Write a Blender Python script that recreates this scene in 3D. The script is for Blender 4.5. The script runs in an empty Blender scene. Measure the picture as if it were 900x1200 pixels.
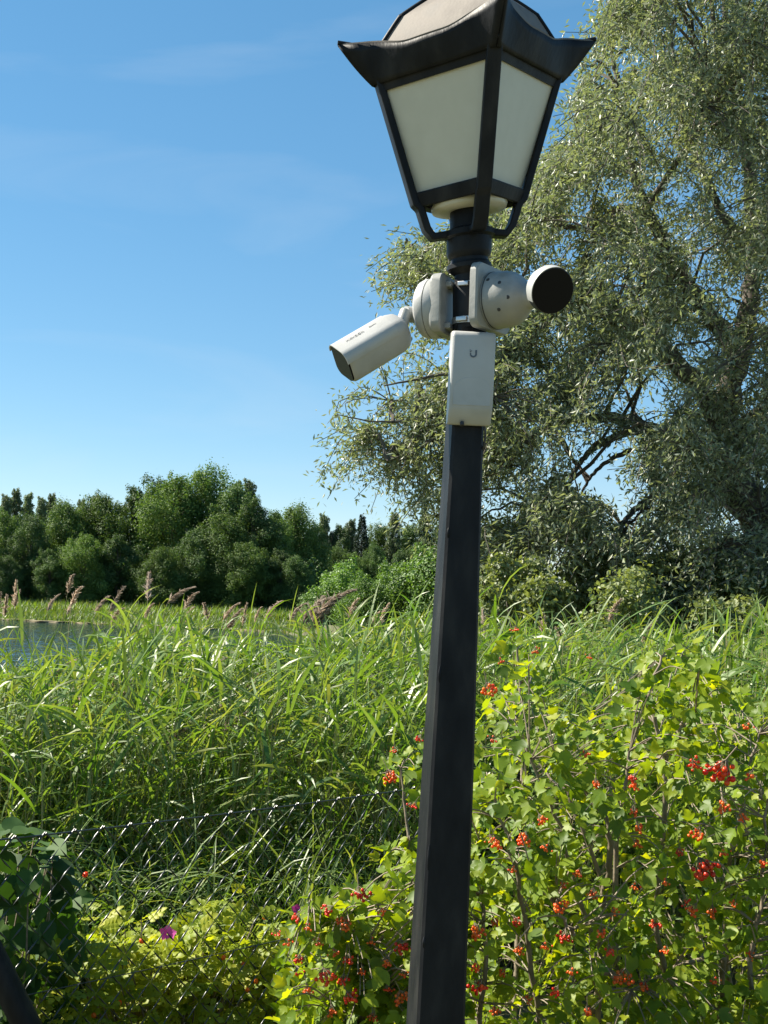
import bpy, bmesh, math
import numpy as np
from mathutils import Matrix, Vector

RNG = np.random.default_rng(7)
R = math.radians
SC = bpy.context.scene
COL = SC.collection

# ------------------------------------------------------------------ camera
EYE = 1.6
F_PX, PW, PH = 1500.0, 900.0, 1200.0
PITCH, ROLL = math.atan(98 / F_PX), R(1.9)
cam_data = bpy.data.cameras.new('camera')
cam = bpy.data.objects.new('camera', cam_data)
COL.objects.link(cam)
CAM_ROT = Matrix.Rotation(math.pi / 2 + PITCH, 4, 'X') @ Matrix.Rotation(ROLL, 4, 'Z')
cam.matrix_world = Matrix.Translation((0, 0, EYE)) @ CAM_ROT
cam_data.sensor_fit = 'VERTICAL'
cam_data.sensor_height = 36
cam_data.sensor_width = 27
cam_data.lens = F_PX / PH * 36
cam_data.clip_start = 0.05
cam_data.clip_end = 3000
SC.camera = cam
CR = np.array(CAM_ROT.to_3x3())


def at(px, py, Y):
    """world point on the line of sight through photo point (px, py) at distance Y"""
    d = CR @ np.array([(px - PW / 2) / F_PX, -(py - PH / 2) / F_PX, -1.0])
    return np.array([0, 0, EYE]) + d * (Y / d[1])


def to_px(P):
    q = (np.asarray(P) - np.array([0, 0, EYE])) @ CR
    return np.stack([PW / 2 + F_PX * q[..., 0] / -q[..., 2], PH / 2 - F_PX * q[..., 1] / -q[..., 2]], -1)


# ------------------------------------------------------------------ sky, sun, exposure
SUN_AZ, SUN_EL = R(-74), R(45)          # measured from the view direction, negative = left
S = Vector((math.sin(SUN_AZ) * math.cos(SUN_EL), math.cos(SUN_AZ) * math.cos(SUN_EL), math.sin(SUN_EL)))
world = bpy.data.worlds.new('World')
SC.world = world
world.use_nodes = True
nt = world.node_tree
bgn = nt.nodes['Background']
sky = nt.nodes.new('ShaderNodeTexSky')
sky.sky_type = 'NISHITA'
sky.sun_disc = False
sky.sun_elevation = SUN_EL
sky.sun_rotation = SUN_AZ
sky.air_density = 1.0
sky.altitude = 1800
sky.dust_density = 0.0
sky.ozone_density = 3.0
# thin streaks of cirrus low in the sky
tc = nt.nodes.new('ShaderNodeTexCoord')
mp = nt.nodes.new('ShaderNodeMapping')
mp.inputs['Rotation'].default_value = (0.1, 0.25, 0.3)
mp.inputs['Scale'].default_value = (2.2, 2.2, 11)
ns = nt.nodes.new('ShaderNodeTexNoise')
ns.inputs['Scale'].default_value = 1.6
ns.inputs['Detail'].default_value = 6
ns.inputs['Distortion'].default_value = 0.7
rp = nt.nodes.new('ShaderNodeValToRGB')
rp.color_ramp.elements[0].position = 0.5
rp.color_ramp.elements[0].color = (0, 0, 0, 1)
rp.color_ramp.elements[1].position = 0.85
rp.color_ramp.elements[1].color = (0.17, 0.17, 0.17, 1)
mx = nt.nodes.new('ShaderNodeMixRGB')
mx.inputs[2].default_value = (2.6, 2.9, 3.2, 1)
nt.links.new(tc.outputs['Generated'], mp.inputs['Vector'])
nt.links.new(mp.outputs['Vector'], ns.inputs['Vector'])
nt.links.new(ns.outputs['Fac'], rp.inputs['Fac'])
nt.links.new(rp.outputs['Color'], mx.inputs[0])
hs = nt.nodes.new('ShaderNodeHueSaturation')
hs.inputs['Hue'].default_value = 0.491
hs.inputs['Saturation'].default_value = 1.5
gm = nt.nodes.new('ShaderNodeGamma')
gm.inputs['Gamma'].default_value = 0.62
nt.links.new(sky.outputs['Color'], gm.inputs['Color'])
nt.links.new(gm.outputs['Color'], hs.inputs['Color'])
nt.links.new(hs.outputs['Color'], mx.inputs[1])
nt.links.new(mx.outputs['Color'], bgn.inputs['Color'])
bgn.inputs['Strength'].default_value = 0.116

sun_data = bpy.data.lights.new('sun', 'SUN')
sun_data.energy = 5.0
sun_data.angle = R(0.53)
sun_data.color = (1.0, 0.93, 0.80)
sun = bpy.data.objects.new('sun', sun_data)
sun.rotation_euler = S.to_track_quat('Z', 'Y').to_euler()
sun.location = (-20, 5, 30)
COL.objects.link(sun)

SC.view_settings.view_transform = 'Standard'
SC.view_settings.look = 'None'
SC.view_settings.exposure = 1.38
SC.view_settings.gamma = 1
SC.view_settings.use_curve_mapping = False
SC.render.engine = 'CYCLES'
SC.cycles.use_denoising = True
SC.cycles.max_bounces = 8
SC.cycles.diffuse_bounces = 4
SC.cycles.transmission_bounces = 6
SC.cycles.transparent_max_bounces = 8


# ------------------------------------------------------------------ materials
def new_mat(name):
    m = bpy.data.materials.new(name)
    m.use_nodes = True
    return m, m.node_tree, m.node_tree.nodes['Principled BSDF']


def ramp(nt, cols):
    r = nt.nodes.new('ShaderNodeValToRGB')
    el = r.color_ramp.elements
    n = len(cols)
    while len(el) < n:
        el.new(0.5)
    for i, c in enumerate(cols):
        el[i].position = i / (n - 1)
        el[i].color = (*c, 1)
    return r


def surf_mat(name, cols, rough=0.6, scale=8, bump=0.0, bscale=60, metallic=0.0, spec=0.5, detail=6, stretch=None):
    """a surface whose colour wanders between the given tones, with fine relief"""
    m, nt, b = new_mat(name)
    tc = nt.nodes.new('ShaderNodeTexCoord')
    vec = tc.outputs['Object']
    if stretch:
        mp = nt.nodes.new('ShaderNodeMapping')
        mp.inputs['Scale'].default_value = stretch
        nt.links.new(vec, mp.inputs['Vector'])
        vec = mp.outputs['Vector']
    n = nt.nodes.new('ShaderNodeTexNoise')
    n.inputs['Scale'].default_value = scale
    n.inputs['Detail'].default_value = detail
    nt.links.new(vec, n.inputs['Vector'])
    r = ramp(nt, cols)
    r.color_ramp.elements[0].position = 0.3
    r.color_ramp.elements[-1].position = 0.72
    nt.links.new(n.outputs['Fac'], r.inputs['Fac'])
    nt.links.new(r.outputs['Color'], b.inputs['Base Color'])
    b.inputs['Roughness'].default_value = rough
    b.inputs['Metallic'].default_value = metallic
    b.inputs['Specular IOR Level'].default_value = spec
    if bump:
        n2 = nt.nodes.new('ShaderNodeTexNoise')
        n2.inputs['Scale'].default_value = bscale
        n2.inputs['Detail'].default_value = 5
        nt.links.new(vec, n2.inputs['Vector'])
        bp = nt.nodes.new('ShaderNodeBump')
        bp.inputs['Strength'].default_value = bump
        bp.inputs['Distance'].default_value = 0.01
        nt.links.new(n2.outputs['Fac'], bp.inputs['Height'])
        nt.links.new(bp.outputs['Normal'], b.inputs['Normal'])
    return m


def leaf_mat(name, cols, under=None, trans=0.4, tcol=(1.5, 1.6, 0.6), rough=0.45, spec=0.5):
    """leaf: each one its own tone, paler underside, light shining through"""
    m, nt, b = new_mat(name)
    a = nt.nodes.new('ShaderNodeAttribute')
    a.attribute_name = 'rnd'
    oi = nt.nodes.new('ShaderNodeObjectInfo')
    ad = nt.nodes.new('ShaderNodeMath')
    ad.operation = 'ADD'
    nt.links.new(a.outputs['Fac'], ad.inputs[0])
    nt.links.new(oi.outputs['Random'], ad.inputs[1])
    fr = nt.nodes.new('ShaderNodeMath')
    fr.operation = 'FRACT'
    nt.links.new(ad.outputs[0], fr.inputs[0])
    r = ramp(nt, cols)
    nt.links.new(fr.outputs[0], r.inputs['Fac'])
    vr = nt.nodes.new('ShaderNodeMapRange')
    vr.inputs['To Min'].default_value = 0.78
    vr.inputs['To Max'].default_value = 1.28
    nt.links.new(oi.outputs['Random'], vr.inputs['Value'])
    hv = nt.nodes.new('ShaderNodeHueSaturation')
    nt.links.new(vr.outputs[0], hv.inputs['Value'])
    nt.links.new(r.outputs['Color'], hv.inputs['Color'])
    r = hv
    col = r.outputs['Color']
    if under:
        g = nt.nodes.new('ShaderNodeNewGeometry')
        mx = nt.nodes.new('ShaderNodeMixRGB')
        mx.inputs[2].default_value = (*under, 1)
        ml = nt.nodes.new('ShaderNodeMath')
        ml.operation = 'MULTIPLY'
        ml.inputs[1].default_value = 0.75
        nt.links.new(g.outputs['Backfacing'], ml.inputs[0])
        nt.links.new(ml.outputs[0], mx.inputs[0])
        nt.links.new(col, mx.inputs[1])
        col = mx.outputs['Color']
    nt.links.new(col, b.inputs['Base Color'])
    b.inputs['Roughness'].default_value = rough
    b.inputs['Specular IOR Level'].default_value = spec
    t = nt.nodes.new('ShaderNodeBsdfTranslucent')
    tm = nt.nodes.new('ShaderNodeMixRGB')
    tm.blend_type = 'MULTIPLY'
    tm.inputs[0].default_value = 1
    tm.inputs[2].default_value = (*tcol, 1)
    nt.links.new(r.outputs['Color'], tm.inputs[1])
    nt.links.new(tm.outputs['Color'], t.inputs['Color'])
    ms = nt.nodes.new('ShaderNodeMixShader')
    ms.inputs[0].default_value = trans
    nt.links.new(b.outputs[0], ms.inputs[1])
    nt.links.new(t.outputs[0], ms.inputs[2])
    out = nt.nodes['Material Output']
    nt.links.new(ms.outputs[0], out.inputs['Surface'])
    return m


M = {}
M['black_paint'] = surf_mat('black_paint', [(0.006, 0.007, 0.009), (0.012, 0.013, 0.015), (0.026, 0.026, 0.026)], rough=0.48, scale=22, bump=0.10, bscale=110, spec=0.14, stretch=(1, 1, 0.35))
M['roof_paint'] = surf_mat('roof_paint', [(0.10, 0.082, 0.066), (0.16, 0.135, 0.11), (0.13, 0.115, 0.10)], rough=0.7, scale=16, bump=0.04, bscale=160)
M['housing'] = surf_mat('housing', [(0.30, 0.30, 0.28), (0.38, 0.38, 0.365), (0.42, 0.42, 0.405)], rough=0.42, scale=11, bump=0.03, bscale=150)
M['housing_dirty'] = surf_mat('housing_dirty', [(0.19, 0.20, 0.185), (0.29, 0.29, 0.27), (0.25, 0.25, 0.235)], rough=0.45, scale=20, bump=0.04, bscale=150)
M['black_glass'] = surf_mat('black_glass', [(0.005, 0.005, 0.007), (0.008, 0.008, 0.010)], rough=0.3, scale=4, spec=0.12)
M['dark_plastic'] = surf_mat('dark_plastic', [(0.02, 0.02, 0.022), (0.035, 0.035, 0.037)], rough=0.5, scale=20)
M['steel'] = surf_mat('steel', [(0.42, 0.42, 0.42), (0.58, 0.58, 0.57)], rough=0.35, scale=40, metallic=0.9)
M['grey_print'] = surf_mat('grey_print', [(0.24, 0.24, 0.24), (0.30, 0.30, 0.30)], rough=0.6)
M['logo_print'] = surf_mat('logo_print', [(0.07, 0.09, 0.12), (0.09, 0.11, 0.14)], rough=0.5)
M['fence_wire'] = surf_mat('fence_wire', [(0.016, 0.02, 0.019), (0.03, 0.036, 0.034)], rough=0.36, scale=30, spec=0.9)
M['bark'] = surf_mat('bark', [(0.06, 0.052, 0.042), (0.15, 0.13, 0.105)], rough=0.9, scale=5, bump=0.8, bscale=14, stretch=(1, 1, 0.3))
M['twig'] = surf_mat('twig', [(0.13, 0.10, 0.065), (0.26, 0.21, 0.15)], rough=0.75, scale=25, bump=0.2)
M['soil'] = surf_mat('soil', [(0.06, 0.06, 0.03), (0.12, 0.11, 0.05), (0.08, 0.11, 0.04)], rough=0.95, scale=1.5, bump=0.6, bscale=20)
M['dry_reed'] = surf_mat('dry_reed', [(0.15, 0.12, 0.065), (0.24, 0.20, 0.11)], rough=0.9, scale=3)
M['dry_stalk'] = leaf_mat('dry_stalk', [(0.26, 0.21, 0.12), (0.36, 0.30, 0.18), (0.46, 0.40, 0.27)], trans=0.1, tcol=(1.1, 1.0, 0.8), rough=0.7, spec=0.2)
M['plume'] = leaf_mat('plume', [(0.34, 0.27, 0.215), (0.46, 0.385, 0.32), (0.58, 0.50, 0.43)], trans=0.5, tcol=(1.2, 1.15, 1.05), rough=0.8, spec=0.2)
M['berry'] = leaf_mat('berry', [(0.62, 0.015, 0.012), (0.70, 0.04, 0.012), (0.75, 0.09, 0.015), (0.65, 0.02, 0.015)], trans=0.2, tcol=(1.2, 1.0, 1.0), rough=0.22, spec=0.5)
M['berry_orange'] = leaf_mat('berry_orange', [(0.78, 0.10, 0.012), (0.82, 0.19, 0.02), (0.72, 0.05, 0.012)], trans=0.2, tcol=(1.2, 1.0, 1.0), rough=0.25, spec=0.5)
M['petal'] = leaf_mat('petal', [(0.62, 0.06, 0.36), (0.70, 0.12, 0.46)], trans=0.4, tcol=(1.2, 1.0, 1.1), rough=0.6)
M['viburnum_leaf'] = leaf_mat('viburnum_leaf', [(0.06, 0.12, 0.012), (0.11, 0.18, 0.014), (0.17, 0.24, 0.016), (0.08, 0.145, 0.016), (0.21, 0.27, 0.016), (0.13, 0.20, 0.015), (0.26, 0.29, 0.018), (0.15, 0.215, 0.015)], under=(0.15, 0.205, 0.05), trans=0.47, tcol=(2.1, 1.85, 0.25), rough=0.48, spec=0.32)
M['rose_leaf'] = leaf_mat('rose_leaf', [(0.16, 0.24, 0.02), (0.25, 0.31, 0.025), (0.32, 0.36, 0.03), (0.18, 0.25, 0.03), (0.38, 0.38, 0.035)], under=(0.25, 0.31, 0.08), trans=0.48, tcol=(1.5, 1.4, 0.35), rough=0.5, spec=0.35)
M['vine_leaf_shade_dark'] = leaf_mat('vine_leaf_shade_dark', [(0.02, 0.05, 0.012), (0.035, 0.075, 0.016), (0.045, 0.09, 0.018)], under=(0.07, 0.11, 0.05), trans=0.25, tcol=(2.0, 2.2, 0.5), rough=0.65, spec=0.25)  # shade on the climber put into the colour: darker green, less translucency
M['reed_leaf'] = leaf_mat('reed_leaf', [(0.055, 0.12, 0.022), (0.095, 0.16, 0.028), (0.125, 0.20, 0.038), (0.10, 0.155, 0.055), (0.165, 0.215, 0.07), (0.065, 0.125, 0.026), (0.20, 0.215, 0.08), (0.11, 0.18, 0.034)], trans=0.40, tcol=(1.5, 1.5, 0.4), rough=0.42, spec=0.5)
M['reed_stem'] = leaf_mat('reed_stem', [(0.14, 0.17, 0.06), (0.22, 0.22, 0.09), (0.34, 0.28, 0.15)], trans=0.1, rough=0.5)
M['weed_leaf'] = leaf_mat('weed_leaf', [(0.065, 0.12, 0.025), (0.10, 0.165, 0.032), (0.15, 0.21, 0.04)], trans=0.40, tcol=(1.7, 1.65, 0.5), rough=0.5)
M['willow_leaf'] = leaf_mat('willow_leaf', [(0.15, 0.185, 0.10), (0.20, 0.24, 0.13), (0.25, 0.285, 0.16), (0.30, 0.315, 0.18)], under=(0.40, 0.44, 0.34), trans=0.38, tcol=(1.35, 1.4, 0.7), rough=0.42, spec=0.5)
M['shrub_leaf'] = leaf_mat('shrub_leaf', [(0.09, 0.125, 0.045), (0.14, 0.175, 0.06), (0.20, 0.225, 0.08)], under=(0.26, 0.30, 0.19), trans=0.36, tcol=(1.45, 1.45, 0.55), rough=0.45)
M['oak_leaf'] = leaf_mat('oak_leaf', [(0.06, 0.11, 0.03), (0.09, 0.15, 0.036), (0.13, 0.19, 0.045)], trans=0.28, tcol=(1.5, 1.55, 0.6), rough=0.6, spec=0.3)
M['alder_leaf'] = leaf_mat('alder_leaf', [(0.045, 0.09, 0.03), (0.07, 0.12, 0.036), (0.10, 0.155, 0.042)], trans=0.25, tcol=(1.5, 1.55, 0.6), rough=0.6, spec=0.3)
M['bright_leaf'] = leaf_mat('bright_leaf', [(0.08, 0.15, 0.035), (0.11, 0.19, 0.04), (0.14, 0.22, 0.05)], trans=0.32, tcol=(1.5, 1.6, 0.6), rough=0.55)
M['needle'] = leaf_mat('needle', [(0.018, 0.04, 0.02), (0.03, 0.055, 0.026)], trans=0.1, rough=0.6)
M['poplar_leaf'] = leaf_mat('poplar_leaf', [(0.09, 0.13, 0.06), (0.13, 0.17, 0.075)], trans=0.25, tcol=(1.5, 1.6, 0.6), rough=0.55)

# frosted pane
m, nt, b = new_mat('frosted_pane')
b.inputs['Base Color'].default_value = (0.66, 0.66, 0.59, 1)
b.inputs['Roughness'].default_value = 0.35
t = nt.nodes.new('ShaderNodeBsdfTranslucent')
t.inputs['Color'].default_value = (0.80, 0.79, 0.70, 1)
n = nt.nodes.new('ShaderNodeTexNoise')
n.inputs['Scale'].default_value = 7
r_ = ramp(nt, [(0.68, 0.66, 0.56), (0.80, 0.78, 0.68)])
nt.links.new(n.outputs['Fac'], r_.inputs['Fac'])
nt.links.new(r_.outputs['Color'], b.inputs['Base Color'])
ms = nt.nodes.new('ShaderNodeMixShader')
ms.inputs[0].default_value = 0.34
nt.links.new(b.outputs[0], ms.inputs[1])
nt.links.new(t.outputs[0], ms.inputs[2])
nt.links.new(ms.outputs[0], nt.nodes['Material Output'].inputs['Surface'])
M['frosted_pane'] = m

# rippled lake water
m, nt, b = new_mat('water')
b.inputs['Base Color'].default_value = (0.015, 0.03, 0.035, 1)
b.inputs['Roughness'].default_value = 0.10
b.inputs['IOR'].default_value = 1.33
tc = nt.nodes.new('ShaderNodeTexCoord')
mp = nt.nodes.new('ShaderNodeMapping')
mp.inputs['Scale'].default_value = (1.0, 1.6, 1)
n = nt.nodes.new('ShaderNodeTexNoise')
n.inputs['Scale'].default_value = 2.4
n.inputs['Detail'].default_value = 7
n.inputs['Roughness'].default_value = 0.62
n.inputs['Scale'].default_value = 3.0
sub = nt.nodes.new('ShaderNodeVectorMath')
sub.operation = 'SUBTRACT'
sub.inputs[1].default_value = (0.5, 0.5, 0.5)
mul = nt.nodes.new('ShaderNodeVectorMath')
mul.operation = 'MULTIPLY'
mul.inputs[1].default_value = (0.55, 0.8, 0.0)
addn = nt.nodes.new('ShaderNodeVectorMath')
addn.operation = 'ADD'
addn.inputs[1].default_value = (0, 0, 1)
nrmn = nt.nodes.new('ShaderNodeVectorMath')
nrmn.operation = 'NORMALIZE'
nt.links.new(tc.outputs['Object'], mp.inputs['Vector'])
nt.links.new(mp.outputs['Vector'], n.inputs['Vector'])
nt.links.new(n.outputs['Color'], sub.inputs[0])
nt.links.new(sub.outputs[0], mul.inputs[0])
nt.links.new(mul.outputs[0], addn.inputs[0])
nt.links.new(addn.outputs[0], nrmn.inputs[0])
nt.links.new(nrmn.outputs[0], b.inputs['Normal'])
M['water'] = m


# ------------------------------------------------------------------ mesh helpers
class NB:
    """collects vertices and faces as arrays, builds one mesh object"""

    def __init__(self):
        self.V, self.L, self.C, self.Rn, self.n = [], [], [], [], 0

    def add(self, V, F, rnd=None):
        V = np.asarray(V, float).reshape(-1, 3)
        F = np.asarray(F, int)
        self.V.append(V)
        self.L.append((F + self.n).ravel())
        self.C.append(np.full(len(F), F.shape[1]))
        if rnd is None:
            rnd = np.zeros(len(F))
        elif np.isscalar(rnd):
            rnd = np.full(len(F), rnd)
        self.Rn.append(rnd)
        self.n += len(V)
        return self

    def mesh(self, name, smooth=False):
        me = bpy.data.meshes.new(name)
        V = np.concatenate(self.V)
        L = np.concatenate(self.L)
        C = np.concatenate(self.C)
        me.vertices.add(len(V))
        me.vertices.foreach_set('co', V.astype(np.float32).ravel())
        me.loops.add(len(L))
        me.loops.foreach_set('vertex_index', L.astype(np.int32))
        me.polygons.add(len(C))
        st = np.concatenate([[0], np.cumsum(C)[:-1]])
        me.polygons.foreach_set('loop_start', st.astype(np.int32))
        me.polygons.foreach_set('loop_total', C.astype(np.int32))
        me.polygons.foreach_set('use_smooth', np.full(len(C), bool(smooth)))
        at_ = me.attributes.new('rnd', 'FLOAT', 'FACE')
        at_.data.foreach_set('value', np.concatenate(self.Rn).astype(np.float32))
        me.update(calc_edges=True)
        return me

    def build(self, name, mat, parent=None, base=None, smooth=False):
        me = self.mesh(name, smooth)
        me.materials.append(M[mat])
        return link(name, me, parent, base)


def link(name, me, parent=None, base=None):
    o = bpy.data.objects.new(name, me)
    COL.objects.link(o)
    if parent is not None:
        o.parent = parent
        if base is not None and parent.type == 'EMPTY':
            o.matrix_parent_inverse = Matrix.Translation(-Vector(base))
    return o


def tag(o, label=None, cat=None, group=None, kind=None):
    if label: o['label'] = label
    if cat: o['category'] = cat
    if group: o['group'] = group
    if kind: o['kind'] = kind
    return o


def empty(name, loc):
    o = bpy.data.objects.new(name, None)
    COL.objects.link(o)
    o.location = Vector(loc)
    o.empty_display_size = 0.1
    return o


def norm(a):
    a = np.asarray(a, float)
    return a / np.maximum(np.linalg.norm(a, axis=-1, keepdims=True), 1e-9)


def frames(d, nrm):
    """matrices whose columns are (side, direction, normal)"""
    d = norm(d)
    x = norm(np.cross(d, nrm))
    n = np.cross(x, d)
    return np.stack([x, d, n], -1)


def scatter(nb, tv, tf, pos, Ms, rnd):
    N, k = len(pos), len(tv)
    V = np.einsum('nij,kj->nki', Ms, tv) + pos[:, None, :]
    F = (np.asarray(tf)[None] + (np.arange(N) * k)[:, None, None]).reshape(N * len(tf), -1)
    nb.add(V.reshape(-1, 3), F, np.repeat(rnd, len(tf)))


def tube(nb, pts, rad, sides=6, rnd=0.0, cap=True):
    pts = np.asarray(pts, float)
    n = len(pts)
    rad = np.broadcast_to(np.asarray(rad, float), (n,))
    t = norm(np.gradient(pts, axis=0))
    ref = np.array([0.0, 0.0, 1.0]) if abs(t[0, 2]) < 0.85 else np.array([1.0, 0.0, 0.0])
    a = norm(np.cross(t, ref))
    b = np.cross(t, a)
    th = np.arange(sides) * 2 * np.pi / sides
    V = pts[:, None] + rad[:, None, None] * (a[:, None] * np.cos(th)[None, :, None] + b[:, None] * np.sin(th)[None, :, None])
    i = np.arange(n - 1)[:, None] * sides
    j = np.arange(sides)[None]
    j2 = (j + 1) % sides
    F = np.stack([i + j, i + j2, i + j2 + sides, i + j + sides], -1).reshape(-1, 4)
    F = F[:, ::-1]
    nb.add(V.reshape(-1, 3), F, rnd)
    if cap:
        nb.add(V[0], np.arange(sides)[None], rnd)
        nb.add(V[-1], np.arange(sides)[::-1][None], rnd)


def smooth_path(P, n):
    """Catmull-Rom through the rows of P (any width)"""
    P = np.asarray(P, float)
    Q = np.concatenate([2 * P[:1] - P[1:2], P, 2 * P[-1:] - P[-2:-1]])
    out = []
    for s in np.linspace(0, len(P) - 1 - 1e-6, n):
        i = int(s)
        u = s - i
        a, b, c, d = Q[i], Q[i + 1], Q[i + 2], Q[i + 3]
        out.append(0.5 * (2 * b + (c - a) * u + (2 * a - 5 * b + 4 * c - d) * u * u + (3 * b - a - 3 * c + d) * u ** 3))
    return np.array(out)


def lathe(nb, prof, sides=32, c=(0, 0, 0), xf=None):
    prof = np.asarray(prof, float)
    th = np.arange(sides) * 2 * np.pi / sides
    V = np.stack([prof[:, None, 0] * np.cos(th), prof[:, None, 0] * np.sin(th), np.broadcast_to(prof[:, None, 1], (len(prof), sides))], -1).reshape(-1, 3)
    V = V + np.array(c)
    if xf is not None:
        V = xf(V)
    n = len(prof)
    i = np.arange(n - 1)[:, None] * sides
    j = np.arange(sides)[None]
    j2 = (j + 1) % sides
    F = np.stack([i + j, i + j2, i + j2 + sides, i + j + sides], -1).reshape(-1, 4)
    nb.add(V, F)


def box_verts(x0, x1, y0, y1, z0, z1):
    return np.array([[x, y, z] for z in (z0, z1) for y in (y0, y1) for x in (x0, x1)], float)


BOXF = np.array([[0, 2, 3, 1], [4, 5, 7, 6], [0, 1, 5, 4], [2, 6, 7, 3], [0, 4, 6, 2], [1, 3, 7, 5]])


def bar(nb, a, b, w, d, up):
    """rectangular bar from a to b, w across, d deep along 'up'"""
    a, b = np.asarray(a, float), np.asarray(b, float)
    t = norm(b - a)
    s = norm(np.cross(t, up))
    u = np.cross(s, t)
    V = [p + s * sx * w / 2 + u * su * d / 2 for p in (a, b) for su in (-1, 1) for sx in (-1, 1)]
    nb.add(np.array(V), BOXF)


def bevel_obj(o, w, seg=3):
    md = o.modifiers.new('bevel', 'BEVEL')
    md.width = w
    md.segments = seg
    md.limit_method = 'ANGLE'
    md.angle_limit = R(25)
    for p in o.data.polygons:
        p.use_smooth = True
    md2 = o.modifiers.new('wn', 'WEIGHTED_NORMAL')
    return o


def in_poly(p, poly):
    poly = np.asarray(poly, float)
    x, y = p[..., 0], p[..., 1]
    r = np.zeros(x.shape, bool)
    j = len(poly) - 1
    for i in range(len(poly)):
        xi, yi = poly[i]
        xj, yj = poly[j]
        c = ((yi > y) != (yj > y)) & (x < (xj - xi) * (y - yi) / (yj - yi + 1e-12) + xi)
        r ^= c
        j = i
    return r


def sstep(a, b, x):
    t = np.clip((x - a) / (b - a), 0, 1)
    return t * t * (3 - 2 * t)


def rdir(n, zmean=0.0):
    v = RNG.normal(size=(n, 3))
    v[:, 2] += zmean
    return norm(v)


# ------------------------------------------------------------------ ground and lake
WATER_Z = -0.7


def ground_z(x, y):
    x = np.asarray(x, float)
    y = np.asarray(y, float)
    near = -0.85 * sstep(6, 26, y)
    bed = -1.5
    land_r = -0.25 + 0.2 * np.sin(x * 0.7) * 0.3
    shore = sstep(24, 30, y) * (1 - sstep(87, 90, y))          # how far into the lake's span of distance
    side = 1 - sstep(-6.5 - 0.03 * (y - 30), -3.0 - 0.03 * (y - 30), x)    # left of the eastern shore
    lake = shore * side
    far = 0.35 * sstep(89, 95, y) + 0.6 * sstep(95, 140, y)
    dry = np.where(y < 60, near, near + 0.45 * sstep(60, 80, y)) + far + 0.5 * sstep(1, 12, x) * sstep(11, 16, y)
    return dry * (1 - lake) + bed * lake


xs = np.unique(np.concatenate([np.linspace(-1500, -80, 12), np.linspace(-80, 60, 90), np.linspace(-12, 12, 70), np.linspace(60, 1500, 12)]))
ys = np.unique(np.concatenate([np.linspace(-60, 0, 8), np.linspace(0, 30, 70), np.linspace(30, 150, 110), np.linspace(150, 2500, 14)]))
GX, GY = np.meshgrid(xs, ys)
GZ = ground_z(GX, GY)
nx, ny = len(xs), len(ys)
i = (np.arange(ny - 1)[:, None] * nx + np.arange(nx - 1)[None]).ravel()
ground = NB().add(np.stack([GX, GY, GZ], -1), np.stack([i, i + 1, i + 1 + nx, i + nx], -1)).build('ground', 'soil', smooth=True)
tag(ground, 'dark grassy soil under the reeds and bushes', kind='structure')
lake = NB().add([[-400, 20, WATER_Z], [8, 20, WATER_Z], [8, 95, WATER_Z], [-400, 95, WATER_Z]], [[0, 1, 2, 3]]).build('lake_water', 'water')
tag(lake, 'rippled blue lake water beyond the reeds', kind='structure')

# ------------------------------------------------------------------ street lamp
LX, LY = 0.108, 2.4
LEAN = math.tan(R(1.15))
lamp = empty('street_lamp', (LX, LY, 0))
tag(lamp, 'black square lamp post with four-sided frosted lantern and curled roof', 'street lamp')


def lean(V):
    V = np.asarray(V, float).copy()
    V[..., 0] += V[..., 2] * LEAN
    return V


LANT_TX, LANT_TY, LANT_Z0 = -0.052, -0.055, 2.10


def lant(V):
    """lantern sits a touch crooked on the post"""
    V = np.asarray(V, float)
    dz = V[..., 2:3] - LANT_Z0
    X = V[..., 0:1] + (LANT_TX) * dz
    Y = V[..., 1:2] + LANT_TY * dz
    Z = V[..., 2:3] - 2.4 * LANT_TX * V[..., 0:1] - LANT_TY * V[..., 1:2]
    return lean(np.concatenate([X, Y, Z], -1))


def post_half(zr):
    return np.interp(zr, [-1.6, -0.78, -0.314, 0.307, 0.52], [0.103, 0.09, 0.081, 0.0615, 0.0545]) / 2


PA = R(-79)
pn = np.array([math.cos(PA), math.sin(PA), 0])       # normal of the broad face towards the viewer
pt = np.array([-pn[1], pn[0], 0])                    # along that face, to the right
nb = NB()
rows = np.linspace(-1.6 + 0.02, 0.512, 30)
ring = []
ch = 0.005
for zr in rows:
    h = post_half(zr)
    for (a, b_) in ((-h + ch, -h), (h - ch, -h), (h, -h + ch), (h, h - ch), (h - ch, h), (-h + ch, h), (-h, h - ch), (-h, -h + ch)):
        ring.append(pt * a - pn * b_ + np.array([0, 0, zr + EYE]))
ring = lean(np.array(ring))
i = np.arange(len(rows) - 1)[:, None] * 8
j = np.arange(8)[None]
F = np.stack([i + j, i + (j + 1) % 8, i + (j + 1) % 8 + 8, i + j + 8], -1).reshape(-1, 4)[:, ::-1]
nb.add(ring, F)
nb.add(ring[-8:], np.arange(8)[::-1][None])
nb.build('shaft', 'black_paint', lamp)
# weld beads along the corner seam
for zr, ln in ((-0.14, 0.03), (-0.47, 0.045), (0.12, 0.02), (-0.62, 0.02)):
    h = post_half(zr)
    c = -pt * (h - 0.004) + pn * (h + 0.0005) + np.array([0, 0, zr + EYE])
    w = NB()
    tube(w, lean(np.array([c + [0, 0, s * ln / 2] for s in (-1, -.5, 0, .5, 1)])), [0.0008, 0.0028, 0.0035, 0.0026, 0.0008], 6)
    w.build('weld_bead', 'black_paint', lamp, smooth=True)
nb = NB()
nb.add(lean(box_verts(-0.09, 0.09, -0.09, 0.09, 0.0, 0.02)), BOXF)
bevel_obj(nb.build('base_plate', 'black_paint', lamp), 0.004)
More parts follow.
